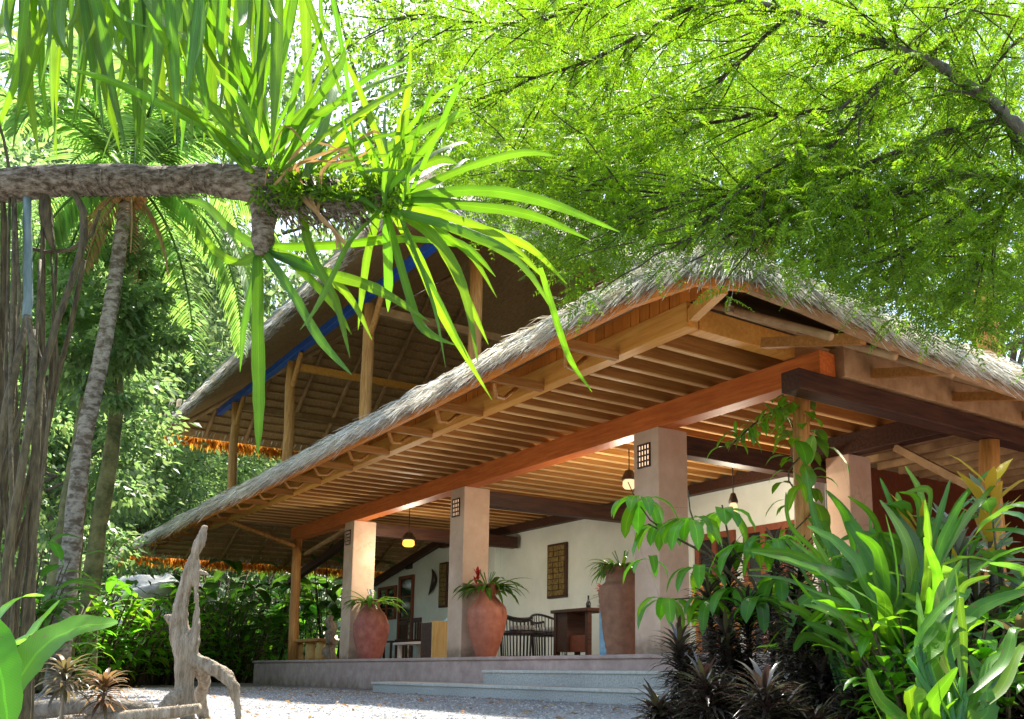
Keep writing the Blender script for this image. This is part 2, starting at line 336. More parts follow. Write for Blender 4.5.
# ================================================================ BUILDING
# ground
def sheet(name, x0, x1, y0, y1, z, mat, nx=1, ny=1):
    xs = np.linspace(x0, x1, nx+1); ys = np.linspace(y0, y1, ny+1)
    V = np.array([(x, y, z) for y in ys for x in xs]); F = np.array([(j*(nx+1)+i, j*(nx+1)+i+1, (j+1)*(nx+1)+i+1, (j+1)*(nx+1)+i) for j in range(ny) for i in range(nx)])
    return npmesh(name, V, F, mat, kind='structure')
sheet('ground', -600, 300, -300, 600, -.006, 'soil', 4, 4)
sheet('gravel_court', -27.5, 8, -7, 6.3, 0, 'gravel', 6, 6)
# loose stones lying on the court
nS = 12000
sx_ = rng.uniform(-17, -5.2, nS); sy_ = rng.uniform(1.2, 5.5, nS); sr = rng.uniform(.004, .011, nS)
okm = (-sx_*.802+sy_*.597) > 4.5
sx_, sy_, sr = sx_[okm], sy_[okm], sr[okm]; n_ = len(sx_)
cube = np.array([(-1, -1, -.5), (1, -1, -.5), (1, 1, -.5), (-1, 1, -.5), (-.6, -.6, .5), (.6, -.6, .5), (.6, .6, .5), (-.6, .6, .5)])
an = rng.uniform(0, 6.28, n_); cs, sn = np.cos(an), np.sin(an)
vv = cube[None]*sr[:, None, None]*rng.uniform(.6, 1.2, (n_, 8, 1))
VX = vv[:, :, 0]*cs[:, None]-vv[:, :, 1]*sn[:, None]+sx_[:, None]; VY = vv[:, :, 0]*sn[:, None]+vv[:, :, 1]*cs[:, None]+sy_[:, None]; VZ = vv[:, :, 2]+sr[:, None]*.4
Vst = np.stack([VX, VY, VZ], -1).reshape(-1, 3)
fc = np.array([(4, 5, 6, 7), (0, 1, 5, 4), (1, 2, 6, 5), (2, 3, 7, 6), (3, 0, 4, 7)])
Fst = (fc[None]+np.arange(n_)[:, None, None]*8).reshape(-1, 4)
npmesh('loose_gravel', Vst, Fst, 'stone', kind='stuff')

B = thing('open_pavilion', 'large open timber pavilion with thatched roofs, plastered pillars and a raised pink floor', 'pavilion', (-13, 10, 0))
PY = 6.77; PT = 3.02; FZ = .47
mb = MB(); mb.box(-20.3, 6, 6.2, 20, -.05, FZ-.045); pf = mb.build('platform', 'platform', B, bevel=.01)
mb = MB(); mb.box(-20.33, 6, 6.17, 20, FZ-.045, FZ); mb.build('floor_slab', 'platform', B, bevel=.012)
for (x0, y0, z1) in ((-10.26, 5.88, .305), (-12.65, 5.5, .14)):
    mb = MB(); mb.box(x0, 6, y0, 6.2-.002, -.05, z1-.035)
    st = mb.build('step', 'step', B)
    mb = MB(); mb.box(x0-.02, 6, y0-.02, 6.2-.003, z1-.034, z1); mb.build('nosing', 'nosing', st, bevel=.008)
# plaster pillars, each with its latticed lamp
M['lamppanel'] = emit('dim_lamp_panel', (1, .62, .38), .55)
def lattice(cx, cz, y, par, lampmat):
    mb = MB(); w, h = .20, .26
    for i in range(5): a = cx-w/2+i*w/4; mb.box(a-.009, a+.009, y-.018, y-.001, cz-h/2, cz+h/2)
    for i in range(5): a = cz-h/2+i*h/4; mb.box(cx-w/2-.011, cx+w/2+.011, y-.020, y-.002, a-.009, a+.009)
    o = mb.build('lattice_lamp', 'metal', par); o['label'] = 'small dark latticed lamp on the pillar face'
    mb = MB(); mb.box(cx-w/2, cx+w/2, y-.006, y-.0015, cz-h/2, cz+h/2); mb.build('lamp_panel', lampmat, par)
for x in (-8.0, -12.5, -16.72):
    mb = MB(); mb.box(x-.44, x, PY, PY+.44, FZ, PT); p = mb.build('pillar', 'pink', B, bevel=.012)
    lattice(x-.24, 2.72, PY, p, 'lamppanel')
for x, y in ((-8.0, 9.62), (-12.5, 9.62), (-16.72, 9.62)):
    if x > -9: mb = MB(); mb.box(x-.44+.44, x+.38, y, y+.44, FZ, PT); mb.build('pillar', 'pink', B, bevel=.012)
# main header beam over the pillars, end beams
mb = MB(); mb.box(-20.25, -5.66, PY+.02, PY+.24, PT, PT+.265); mb.build('header_beam', 'redwood', B, bevel=.008)
mb = MB(); mb.box(-8.6, -5.82, 9.62, 9.84, PT, PT+.265); mb.build('inner_header_beam', 'darkwood', B, bevel=.008)
mb = MB(); mb.box(-5.80, -5.58, 6.40, 16, PT-.2, PT-.004); mb.build('end_beam', 'darkwood', B, bevel=.008)
mb = MB(); mb.box(-5.74, -5.56, 7.02, 16, PT+.02, PT+.33); mb.build('side_fascia_beam', 'rafter', B, bevel=.008)
for x in (-8.22, -12.72, -16.94):
    mb = MB(); mb.box(x-.10, x+.10, 7.22, 10.4, PT-.24, PT+.03 if False else PT-.004); mb.build('cross_beam', 'darkwood', B, bevel=.008)
mb = MB(); mb.box(-20.3, -20.1, 5.2, 10.4, PT+.27, PT+.47); mb.build('end_cross_beam', 'rafter', B)
# outer beam in front
mb = MB(); mb.box(-21.6, -5.95, 5.38, 5.52, 3.29, 3.52); mb.build('outer_beam', 'lightwood', B, bevel=.006)
mb = MB(); mb.box(-6.10, -5.95, 5.53, 6.78, 3.29, 3.50); mb.build('corner_beam', 'lightwood', B, bevel=.006)
# joists
x = -6.5
k = 0
while x > -20.0:
    mb = MB()
    wd = .045 if k % 12 != 7 else .11
    mb.box(x-wd/2, x+wd/2, 5.525, 10.45, 3.303, 3.47); j_ = mb.build('joist', 'joist', B)
    mb = MB(); mb.box(x-wd/2-.006, x+wd/2+.006, 5.526, 10.44, 3.288, 3.3025); mb.build('lit_underside', 'lit_underside', j_)  # added pale strip, paints bounce light onto the joist bottom
    x -= .36; k += 1
mb = MB(); mb.box(-20.3, -5.96, 5.53, 10.48, 3.474, 3.50); mb.build('ceiling', 'ceiling', B)
# board fascia above the outer beam
mb = MB(); x = -21.6
while x < -5.0:
    w = .14; o = U(-.004, .004); mb.box(x, x+w-.008, 5.40+o, 5.425+o, 3.525, 3.93); x += w
mb.build('fascia_board', 'orange', B)
mb = MB(); mb.box(-5.62, -5.56, 5.53, 16, 3.34, 3.40); mb.build('wall_plate', 'rafter', B)
# lower roof -------------------------------------------------------
EX0, EX1, EY0, EY1 = -26.0, -4.45, 4.5, 17.0
def ez(x):
    return float(np.interp(x, [-26, -15.5, -8.9, -7, -5.7], [3.08, 3.12, 3.2, 3.245, 3.26]))
TH = .5
def thatched_roof(ring, ridge, faces, th, mat_top, mat_in, parent, name):
    """slab of thatch over an eave ring; faces index ring+ridge points"""
    n = len(ring); top = [(x, y, z+th) for x, y, z in ring+ridge]; bot = [(x, y, z) for x, y, z in ring+ridge]
    m1 = MB(); m1.add(top, faces); m1.add(top[:n]+bot[:n], [(i, i+n, (i+1) % n+n, (i+1) % n) for i in range(n)])
    r = m1.build(name, mat_top, parent)
    sd = r.modifiers.new('s', 'SUBSURF'); sd.subdivision_type = 'SIMPLE'; sd.levels = sd.render_levels = 5
    tx = bpy.data.textures.new('thatch_lumps', 'CLOUDS'); tx.noise_scale = .35
    dm = r.modifiers.new('d', 'DISPLACE'); dm.texture = tx; dm.strength = .08; dm.mid_level = .5
    m2 = MB(); m2.add(bot, [tuple(reversed(f)) for f in faces]); m2.build('roof_lining', mat_in, parent)
    return r
def hip(x0, x1, y0, y1, zf, rise, th, name, mat_top, mat_in, parent):
    run = (y1-y0)/2; yr = (y0+y1)/2
    ring = [(x0, y0, zf(x0)), (x1, y0, zf(x1)), (x1, y1, zf(x1)), (x0, y1, zf(x0))]
    ridge = [(x0+run, yr, zf(x0)+run*rise), (x1-run, yr, zf(x1)+run*rise)]
    return thatched_roof(ring, ridge, [(0, 1, 5, 4), (1, 2, 5), (2, 3, 4, 5), (3, 0, 4)], th, mat_top, mat_in, parent, name)
FR = [(x, 4.5, ez(x)) for x in (-26, -15.5, -8.9, -7, -5.75)]
CR = [(-5.75, 4.5, 3.26), (-4.95, 4.52, 3.2), (-4.55, 4.8, 3.08), (-4.45, 5.3, 3.0), (-4.45, 6.2, 2.93), (-4.45, 8, 2.85), (-4.45, 17, 2.8)]
ring = FR+CR[1:]+[(-26, 17, 3.08)]
nr = len(ring); ridge = [(-19.75, 10.75, 6.2), (-10.7, 10.75, 6.2)]
fcs = [(i, i+1, nr+1, nr) if i == 0 else (i, i+1, nr+1) for i in range(nr-2)]+[(nr-2, nr-1, nr, nr+1), (nr-1, 0, nr)]
roof = thatched_roof(ring, ridge, fcs, .15, 'thatch', 'thatch_in', B, 'thatch_roof')
def strands(name, p0, p1, out, n, L, wd, rise, mat, parent, rows=3, th=.3, spread=.17, droop=.75, back=.42, thz=None):
    """straw hanging over an eave from p0 to p1; out = horizontal outward direction"""
    p0 = np.array(p0); p1 = np.array(p1); out = np.array(out, float); ex = (p1-p0)/np.linalg.norm(p1-p0)
    parts = []
    for r_ in range(rows):
        m = n//rows; t = rng.uniform(-.004, 1.004, m)[:, None]
        f = r_/max(rows-1, 1)                           # 0 lowest layer .. 1 top layer
        base = p0+(p1-p0)*t - out*(rng.uniform(.05, .25, (m, 1))+back*f)
        base[:, 2] += th*(.25+.75*f)+rise*(.1+back*f)+rng.uniform(-.03, .05, m)
        d = out[None]*1. + np.array([0, 0, -rise])[None] + ex[None]*rng.normal(0, spread, (m, 1)) + np.array([0, 0, 1])*rng.normal(.06, .09, (m, 1))
        d = unit(d); Ls = L*rng.uniform(.55, 1.15, m)[:, None]
        clump = np.sin(t*np.linalg.norm(p1-p0)*9+r_*2)*.06+np.sin(t*np.linalg.norm(p1-p0)*23)*.04
        Ls = Ls*(1+clump*2)
        q1 = base+d*Ls*.5; d2 = unit(d+np.array([0, 0, -1])*droop*rng.uniform(.3, 1., (m, 1))); q2 = q1+d2*Ls*.5
        sd_ = unit(np.cross(d, np.array([0, 0, 1.])+rng.normal(0, .5, (m, 3))))*wd*rng.uniform(.5, 1.3, (m, 1))
        V = np.stack([base-sd_*.5, base+sd_*.5, q1+sd_*.5, q1-sd_*.5, q2+sd_*.15, q2-sd_*.15], 1)
        F = np.array([(0, 1, 2, 3), (3, 2, 4, 5)])[None]+np.arange(m)[:, None, None]*6
        parts.append((V.reshape(-1, 3), F.reshape(-1, 4)))
    V, F = merge(parts); return npmesh(name, V, F, mat, parent, kind='stuff')
for (a_, b_) in list(zip(FR[:-1], FR[1:]))+list(zip(CR[:-1], CR[1:])):
    dx, dy = b_[0]-a_[0], b_[1]-a_[1]; ln = math.hypot(dx, dy); near = a_[0] > -16
    strands('thatch_fringe', a_, b_, (dy/ln, -dx/ln, 0), int(ln*(1900 if near else 900)), .36, .013 if near else .024, TH, 'strand', roof, rows=6, th=.21)
strands('thatch_fringe', (EX0, EY0+.1, ez(EX0)), (EX0, 15, ez(EX0)), (-1, 0, 0), 3000, .20, .03, TH, 'strand', roof, rows=3, th=.14, back=.3)
def tips(name, p0, p1, n, L, wd, parent, jitter=.06):
    p0 = np.array(p0); p1 = np.array(p1); t = rng.uniform(0, 1, (n, 1)); P = p0+(p1-p0)*t+rng.normal(0, jitter, (n, 3))*np.array([1, 1, .4])
    D = np.array([0, 0, -1.])+rng.normal(0, .22, (n, 3)); V, F = leafquads(P, D, L*rng.uniform(.5, 1.1, n), wd*rng.uniform(.6, 1.3, n)); return npmesh(name, V, F, 'tip', parent, kind='stuff')
tips('palm_leaf_tip', (EX0-.10, EY0-.05, ez(EX0)+.06), (EX0-.10, 15, ez(EX0)+.06), 2200, .34, .05, roof, .03)
tips('palm_leaf_tip', (EX0+.1, EY0+.05, ez(EX0)+.05), (-19, EY0+.05, ez(-19)+.03), 500, .14, .04, roof, .03)
# eave battens, rafters
for (a_, b_) in list(zip(FR[:-1], FR[1:]))+list(zip(CR[:-1], CR[1:])):
    dx, dy = b_[0]-a_[0], b_[1]-a_[1]; ln = math.hypot(dx, dy); nx_, ny_ = -dy/ln*.1, dx/ln*.1
    mb = MB(); mb.beam((a_[0]+nx_, a_[1]+ny_, a_[2]+.0), (b_[0]+nx_, b_[1]+ny_, b_[2]+.0), .05, .08); mb.build('eave_batten', 'orange' if b_[1] < 5.2 else 'rafter', B)
for i in range(14):                       # outriggers from the outer beam to the front eave
    x = -6.95-i*1.3
    zz = 3.30
    mb = MB(); mb.box(x-.035, x+.035, EY0+.12, 5.375, 3.24, 3.33); o = mb.build('outrigger', 'joist', B)
    mb = MB(); mb.tube([(x-.5, 5.36, 3.40), (x-.42, 5.15, 3.22), (x-.25, 4.95, 3.17), (x-.03, 4.8, 3.235)], .022, 6); mb.build('curved_brace', 'pole', o, True)
mb = MB(); mb.beam((-5.97, 5.45, 3.40), (-4.95, 4.85, 3.20), .08, .12); mb.build('hip_outrigger', 'lightwood', B)
for i in range(7):
    y = 6.1+i*1.35
    mb = MB(); mb.beam((-5.72, y, 3.18 if i else 3.22), (EX1-.14, y-.05, 2.93), .07, .09); mb.build('outrigger', 'joist', B)
# left hip: rafters run out to the far eave, battens across them
for i in range(9):
    y = 5.2+i*.85
    mb = MB(); k_ = min(5.7, y-EY0); mb.tube([(EX0+k_, y, ez(-26)+k_*TH-.09), (EX0+.1, y-.05, ez(EX0)-.02)], .035, 7)
    mb.build('rafter', 'rafter', B, True)
mb = MB()
for i in range(30):
    xx = EX0+.2+i*.2; zz = ez(EX0)+(xx-EX0)*TH-.028
    mb.beam((xx, EY0+(xx-EX0)+.06, zz), (xx, 13, zz), .03, .035)
o = mb.build('batten_rows', 'rafter', B)
mb = MB(); mb.tube([(EX0+.1, EY0+.1, ez(EX0)), (EX0+6.25, EY0+6.25, ez(EX0)+6.25*TH-.06)], .05, 8); mb.build('hip_rafter', 'rafter', B, True)
for i in range(12):                       # front plane rafters left of the fascia and beyond
    x = -25.2+i*.55
    if x > -21.7: break
    mb = MB(); mb.tube([(x, EY0+.08, ez(x)-.01), (x, min(EY0+(x-EX0), 6.5), ez(x)+min(x-EX0, 2.)*TH-.04)], .03, 6); mb.build('rafter', 'rafter', B, True)
# right side rafters seen beyond the end beam
for i in range(12):
    y = 5.6+i*.8
    mb = MB(); mb.tube([(EX1-.1, y, 2.84), (EX1-1.5, y, 2.84+1.5*.52-.06)], .035, 7); mb.build('rafter', 'rafter', B, True)
# posts
def pole(name, a, b, r, mat='pole', par=B, n=10):
    a = Vector(a); b = Vector(b); pts = [a.lerp(b, t)+Vector((U(-1, 1), U(-1, 1), 0))*r*.18 for t in (0, .2, .4, .6, .8, 1)]
    m_ = MB(); m_.tube(pts, [r*1.08, r*1.03, r, r*.98, r*.95, r*.93], n, .04); return m_.build(name, mat, par, True)
pole('timber_post', (-6.07, 6.88, 0.47), (-5.97, 6.88, PT-.002), .085)
pole('timber_post', (-19.85, 6.85, FZ), (-19.98, 6.85, PT-.002), .10)
pole('timber_post', (-5.70, 9.6, FZ), (-5.70, 9.6, PT-.205), .12)
pole('corner_prop', (-20.1, 5.45, 3.3), (-19.9, 6.8, 2.85), .05)
# end timbers: diagonal struts near the left post
mb = MB(); mb.beam((-19.9, 7.0, 2.7), (-17.2, 6.92, 2.98), .06, .06); mb.build('strut', 'rafter', B)
mb = MB(); mb.beam((-5.72, 9.55, 2.2), (-7.0, 9.75, 3.0), .07, .09); mb.build('strut', 'rafter', B)
# back wall with the hip roof cutting its left top corner
WY = 10.5
def poly_wall(name, pts, y0, y1, mat, par):
    n = len(pts); mb = MB(); vs = [(x, y0, z) for x, z in pts]+[(x, y1, z) for x, z in pts]
    fs = [tuple(range(n)), tuple(range(2*n-1, n-1, -1))]+[(i, i+n, (i+1) % n+n, (i+1) % n) for i in range(n)]
    mb.add(vs, fs); return mb.build(name, mat, par)
wall = poly_wall('wall', [(-24.6, FZ), (-8.75, FZ), (-8.75, 3.27), (-20.5, 3.27), (-24.6, 2.5)], WY, WY+.18, 'wall', B)
mb = MB(); mb.box(-8.93, -8.75, WY+.185, 15.2, FZ, 3.27); mb.build('timber_wall', 'brownframe', B)
mb = MB(); mb.box(-8.748, 2, 15, 15.2, FZ, 3.27); mb.build('timber_wall', 'brownframe', B)
for i in range(9): mb = MB(); mb.beam((-8.5, 10.4+i*.5, 3.22-.0), (-5.9, 10.4+i*.5, 3.22), .06, .10); mb.build('rafter', 'rafter', B)
mb = MB(); mb.box(-24.6, -24.42, WY+.185, 16, FZ, 2.5); mb.build('wall', 'wall', B)
mb = MB(); mb.box(-20.3, -8.7, WY-.14, WY-.004, 3.12, 3.285); mb.build('wall_beam', 'darkwood', B)
mb = MB(); mb.beam((-24.9, WY-.1, 2.42), (-20.3, WY-.1, 3.28), .12, .16); mb.build('sloping_wall_beam', 'darkwood', B)
mb = MB(); mb.beam((-24.9, 8.4, 2.55), (-20.3, 8.4, 3.36), .14, .16); mb.build('sloping_wall_beam', 'darkwood', B)
mb = MB(); mb.box(-17.95, -17.7, WY-.14, WY-.004, FZ, 3.115); mb.build('pilaster', 'wall', B, bevel=.01)
mb = MB(); mb.box(-9.05, -8.78, WY-.2, WY-.004, FZ, 3.115); mb.build('pilaster', 'white', B, bevel=.01)
# windows and doors on the wall
def frame(x0, x1, z0, z1, t, y, name, par, mat='brownframe', nmul=1, d=.06, bars=0):
    mb = MB(); mb.box(x0, x1, y-d, y-.002, z1-t, z1); mb.box(x0, x1, y-d, y-.002, z0, z0+t)
    xs = [x0+(x1-x0)*i/(nmul+1) for i in range(nmul+2)]
    for i, xx in enumerate(xs):
        a = xx if i == 0 else (xx-t if i == nmul+1 else xx-t/2); mb.box(a, a+t, y-d+.001, y-.003, z0+t, z1-t)
    for b in range(bars): zz = z0+(z1-z0)*(b+1)/(bars+1); mb.box(x0+t, x1-t, y-d+.008, y-.005, zz-.015, zz+.015)
    o = mb.build(name, mat, par)
    mb = MB(); mb.box(x0+t, x1-t, y-.022, y-.0025, z0+t, z1-t); mb.build('pane', 'glass', o); return o
frame(-23.95, -22.85, 1.55, 2.42, .07, WY, 'window', wall, bars=2)
frame(-22.68, -21.85, FZ, 2.62, .08, WY, 'door', wall, bars=3, nmul=0)
frame(-10.35, -9.12, FZ, 2.45, .1, WY, 'door', wall, nmul=2, bars=2)
frame(-11.45, -10.55, FZ, 2.45, .1, WY, 'door', wall, nmul=1, bars=2)
mb = MB(); mb.box(-22.35, -22.0, WY-.03, WY-.002, 2.78, 3.0); mb.build('wall_vent', 'metal', wall)
# upper roof -------------------------------------------------------
UX0, UX1, UY0, UY1 = -25.7, -11.6, 5.2, 16.0
def uz(x): return 6.24+.048*(x-UX0) if x < -14 else 6.24+.048*(UX0*-1-14)
UT = .72
def uz2(x): return 6.24+.035*(x-UX0)
up = hip(UX0, UX1, UY0, UY1, uz2, UT, .30, 'upper_thatch_roof', 'thatch', 'thatch_in', B)
strands('thatch_fringe', (UX0, UY0, uz2(UX0)), (UX1, UY0, uz2(UX1)), (0, -1, 0), 9000, .36, .025, UT, 'strand', up, rows=3, droop=.8)
strands('thatch_fringe', (UX0, UY0, uz2(UX0)), (UX0, 15, uz2(UX0)), (-1, 0, 0), 2400, .22, .035, UT, 'strand', up, rows=3, back=.5)
strands('thatch_fringe', (UX1, UY0, uz2(UX1)), (UX1, 15, uz2(UX1)), (1, 0, 0), 5000, .4, .02, UT, 'strand', up, rows=3)
tips('palm_leaf_tip', (UX0-.10, UY0, uz2(UX0)+.06), (UX0-.10, 13.5, uz2(UX0)+.06), 1300, .40, .06, up, .03)
mb = MB()
for i in range(26):
    xx = UX0+.25+i*.22; zz = uz2(UX0)+(xx-UX0)*UT-.03
    mb.beam((xx, UY0+(xx-UX0)+.06, zz), (xx, 15, zz), .035, .04)
mb.build('batten_rows', 'rafter', B)
for i in range(9):
    y = 6.2+i*1.0
    k = min(5.2, y-UY0)
    mb = MB(); mb.tube([(UX0+.1, y, uz2(UX0)), (UX0+k, y, uz2(UX0)+k*UT-.1)], .05, 7); mb.build('rafter', 'rafter', B, True)
mb = MB(); mb.tube([(UX0+.1, UY0+.1, uz2(UX0)), (UX0+5.6, UY0+5.6, uz2(UX0)+5.6*UT-.08)], .06, 8); mb.build('hip_rafter', 'rafter', B, True)
mb = MB(); mb.beam((-23.6, 6, 6.46), (-12.1, 6, 6.57), .12, .15); o = mb.build('blue_beam', 'blue', B, bevel=.01); o['label'] = 'bright blue painted beam under the upper thatched roof'
mb = MB(); mb.beam((-23.2, 12.5, 6.4), (-14, 12.5, 6.5), .12, .13); o = mb.build('blue_beam', 'blue', B); o['label'] = 'bright blue painted beam at the back of the upper roof'
for i, x in enumerate((-22.15, -18.4, -14.57)):
    zb = 3.9
    pole('upper_post', (x+.05, 6.0, zb), (x, 6.0, 6.36), .10)
    pole('post_brace', (x+.02, 6.0, 5.75), (x+.55, 6.0, 6.42), .05)
    mb = MB(); mb.beam((x, 6.08, 6.28), (x, 15, 6.35), .10, .14); mb.build('tie_beam', 'lightwood' if i in (1, 3) else 'rafter', B)
    pole('upper_post', (x+.05, 12.4, 5.2), (x, 12.4, 6.3), .09)
# chimney-like corner poles rising past the right eave
pole('upper_post', (-12.75, 7.05, 4.2), (-12.8, 7.05, 6.95), .11)
pole('upper_post', (-12.6, 12.0, 5.2), (-12.6, 12.0, 6.9), .11)
pole('upper_post', (-5.2, 8.9, 3.2), (-5.2, 8.9, 4.35), .12)

nL = 700; lx = rng.uniform(-20, -4, nL); ly = rng.uniform(.5, 5.4, nL)
Dl = np.stack([rng.normal(0, 1, nL), rng.normal(0, 1, nL), rng.normal(0, .15, nL)], 1)
V, F = leafquads(np.stack([lx, ly, rng.uniform(.008, .03, nL)], 1), Dl, rng.uniform(.03, .09, nL), rng.uniform(.015, .035, nL), np.array([[0, 0, 1.]])*np.ones((nL, 3)), .25); npmesh('leaf_litter', V, F, 'dead', kind='stuff')
# ================================================================ OBJECTS
def pot(name, label, mat, x, y, prof, wob=0, ridges=0, group='large clay jars on the terrace'):
    mb = MB(); pr_ = []
    for i in range(len(prof)-1):                     # smooth the profile
        for k in range(5):
            t = k/5; p0 = prof[max(i-1, 0)]; p1 = prof[i]; p2 = prof[i+1]; p3 = prof[min(i+2, len(prof)-1)]
            q = [.5*((2*p1[j])+(-p0[j]+p2[j])*t+(2*p0[j]-5*p1[j]+4*p2[j]-p3[j])*t*t+(-p0[j]+3*p1[j]-3*p2[j]+p3[j])*t**3) for j in (0, 1)]
            if ridges: q[0] += .006*math.sin(q[1]*ridges)
            pr_.append(q)
    pr_.append(prof[-1]); r, z = prof[-1]
    pr_ += [(r-.03, z-.005), (r-.07, z-.12), (.001, z-.13)]
    mb.lathe([(.001, 0)]+pr_, (x, y, FZ+.001), 40, wob); o = mb.build(name, mat, None, True)
    return tag(o, label, 'jar', group)
pot('clay_jar', 'smooth terracotta jar with narrow neck against the middle pillar, red flower above it', 'terra', -12.12, 6.98,
    [(.13, 0), (.17, .1), (.25, .35), (.29, .58), (.27, .72), (.18, .82), (.12, .90), (.14, .98), (.22, 1.05)])
pot('clay_jar', 'tall brown ribbed jar with broad collar half behind the nearest pillar', 'terra2', -9.12, 7.12,
    [(.18, 0), (.21, .15), (.26, .5), (.285, .72), (.27, .82), (.20, .90), (.20, .98), (.235, 1.05), (.25, 1.07)], ridges=70)
pot('clay_jar', 'dark red ribbed jar in front of the farthest pillar', 'terra3', -16.28, 7.0,
    [(.18, 0), (.24, .15), (.31, .45), (.31, .62), (.24, .80), (.15, .92), (.15, 1.0), (.19, 1.06)], ridges=85)
def potted(name, label, x, y, z, n, L, w, mat, droop=.9, flower=0, up_=.5, twig=0):
    t = thing(name, label, 'plant', (x, y, z)); mb = MB()
    for i in range(n):
        a = U(0, 6.28); e = U(up_*.4, up_*1.6)
        mb.leaf((x+.04*math.cos(a), y+.04*math.sin(a), z-.08), (math.cos(a), math.sin(a), e), L*U(.6, 1.15), w*U(.7, 1.2), droop*U(.6, 1.4), 7, 'lance', .25)
    mb.build('leaves', mat, t, True)
    mb = MB()
    for i in range(7): a = U(0, 6.28); mb.tube([(x, y, z-.1), (x+.06*math.cos(a), y+.06*math.sin(a), z+.1), (x+.13*math.cos(a), y+.13*math.sin(a), z+.22)], .006, 5)
    mb.build('stem', 'broad' if not twig else 'white', t, True)
    if flower:
        mb = MB()
        for i in range(9): a = U(0, 6.28); mb.leaf((x-.10, y-.12, z+.02+i*.02), (math.cos(a)*.5, math.sin(a)*.5, 1), .14, .045, .3, 5, 'lance', .3)
        f_ = mb.build('flower', 'redflower', t, True); f_['label'] = 'red heliconia flower'
    return t
potted('jar_plant', 'long arching leaves with a red flower growing out of the smooth terracotta jar', -12.12, 6.98, FZ+1.02, 46, .62, .09, 'broad', 1.0, 1, .6)
potted('jar_plant', 'dense dark green fronds filling the mouth of the brown ribbed jar', -9.12, 7.12, FZ+1.04, 120, .46, .05, 'broad', 1.3, 0, 1.0)
potted('jar_plant', 'sparse leaves and pale twigs in the dark red ribbed jar', -16.28, 7.0, FZ+1.03, 36, .66, .07, 'broad', 1.1, 0, .7, 1)
# cane chairs
def cane_chair(x, y, rz, label, s=1.):
    t = thing('cane_armchair', label, 'chair', (0, 0, 0), 'dark cane armchairs by the wall'); R_ = .36*s
    mb = MB(); prof = []
    for i in range(25):
        a = math.pi*(-.15+1.3*i/24); prof.append((R_*math.cos(a), R_*.9*math.sin(a), .74-.12*abs(math.cos(a))**2))
    mb.tube(prof, .02, 8); mb.build('arm_rail', 'black', t, True)
    mb = MB(); mb.lathe([(.001, .38), (R_*.93, .38), (R_*.97, .40), (R_*.93, .44), (.001, .45)], (0, 0, 0), 28); mb.build('seat', 'black', t)
    mb = MB()
    for i in range(0, 25):
        p = Vector(prof[i]); mb.tube([(p.x*.86, p.y*.86, .03), (p.x*.93, p.y*.93, .4), p], .0085, 5)
    o = mb.build('spindles', 'black', t, True)
    mb = MB(); mb.tube([(R_*.86*math.cos(a), R_*.86*math.sin(a), .03) for a in [k*.2618 for k in range(25)]], .016, 6); mb.build('base_ring', 'black', t, True)
    mb = MB(); mb.box(-.2, .2, -.22, .18, .451, .53); mb.build('cushion', 'white', t, bevel=.03)
    t.location = (x, y, FZ+.001); t.rotation_euler = (0, 0, rz); return t
cp_ = W(521, 655, Y=8.3); cane_chair(cp_.x, 8.3, 2.6, 'dark cane barrel armchair nearest the smooth terracotta jar', 1.15)
cp_ = W(550, 655, Y=9.1); cane_chair(cp_.x, 9.1, 3.3, 'dark cane armchair squeezed between another armchair and the desk')
# desk
t = thing('writing_desk', 'dark wooden desk with open side beside the brown ribbed jar', 'desk', (-12.1, 8.7, FZ))
mb = MB(); mb.box(-12.6, -11.6, 8.4, 8.95, FZ+.70, FZ+.75); mb.build('desk_top', 'darkwood', t, bevel=.006)
for x in (-12.56, -11.71):
    for y in (8.44, 8.84): mb = MB(); mb.box(x, x+.07, y, y+.07, FZ+.001, FZ+.699); mb.build('leg', 'darkwood', t)
mb = MB(); mb.box(-12.48, -12.2, 8.45, 8.9, FZ+.1, FZ+.698); mb.build('cupboard', 'darkwood', t)
mb = MB(); mb.box(-12.19, -11.72, 8.5, 8.54, FZ+.1, FZ+.35); mb.build('back_panel', 'brownframe', t)
mb = MB(); mb.lathe([(.001, 0), (.035, 0), (.04, .08), (.015, .13), (.015, .2), (.001, .2)], (-11.85, 8.6, FZ+.7505), 16)
tag(mb.build('bottle', 'glass', None, True), 'small dark bottle standing on the wooden desk', 'bottle')
mb = MB(); mb.lathe([(.001, 0), (.04, 0), (.05, .12), (.045, .12), (.035, .01), (.001, .01)], (-11.72, 8.75, FZ+.7505), 16)
tag(mb.build('tumbler', 'white', None, True), 'pale cup standing near the corner of the wooden desk', 'cup')
# painted blue stand
t = thing('painted_stand', 'narrow blue painted stand with leaf pattern next to the brown ribbed jar', 'stand', (-9.62, 7.3, FZ))
mb = MB(); mb.box(-9.72, -9.5, 7.22, 7.40, FZ+.001, FZ+.62); mb.build('body', 'bluecloth', t, bevel=.01)
mb = MB(); mb.lathe([(.001, 0), (.08, 0), (.13, .08), (.12, .16), (.07, .2)], (-9.6, 7.3, FZ+.621), 20); mb.build('bowl', 'white', t, True)
mb = MB()
for i in range(14): a = U(0, 6.28); mb.leaf((-9.6, 7.28, FZ+.75), (math.cos(a), math.sin(a), U(-.3, 1.4)), U(.12, .3), .05, .6, 5, 'lance')
mb.build('leaves', 'broad', t, True)
mb = MB()
for i in range(8): mb.leaf((-9.66+U(-.06, .06), 7.2, FZ+U(.5, .9)), (U(-1, 1), -1, U(-.2, 1)), .08, .05, .6, 4, 'lance')
mb.build('blossoms', 'redflower', t, True)
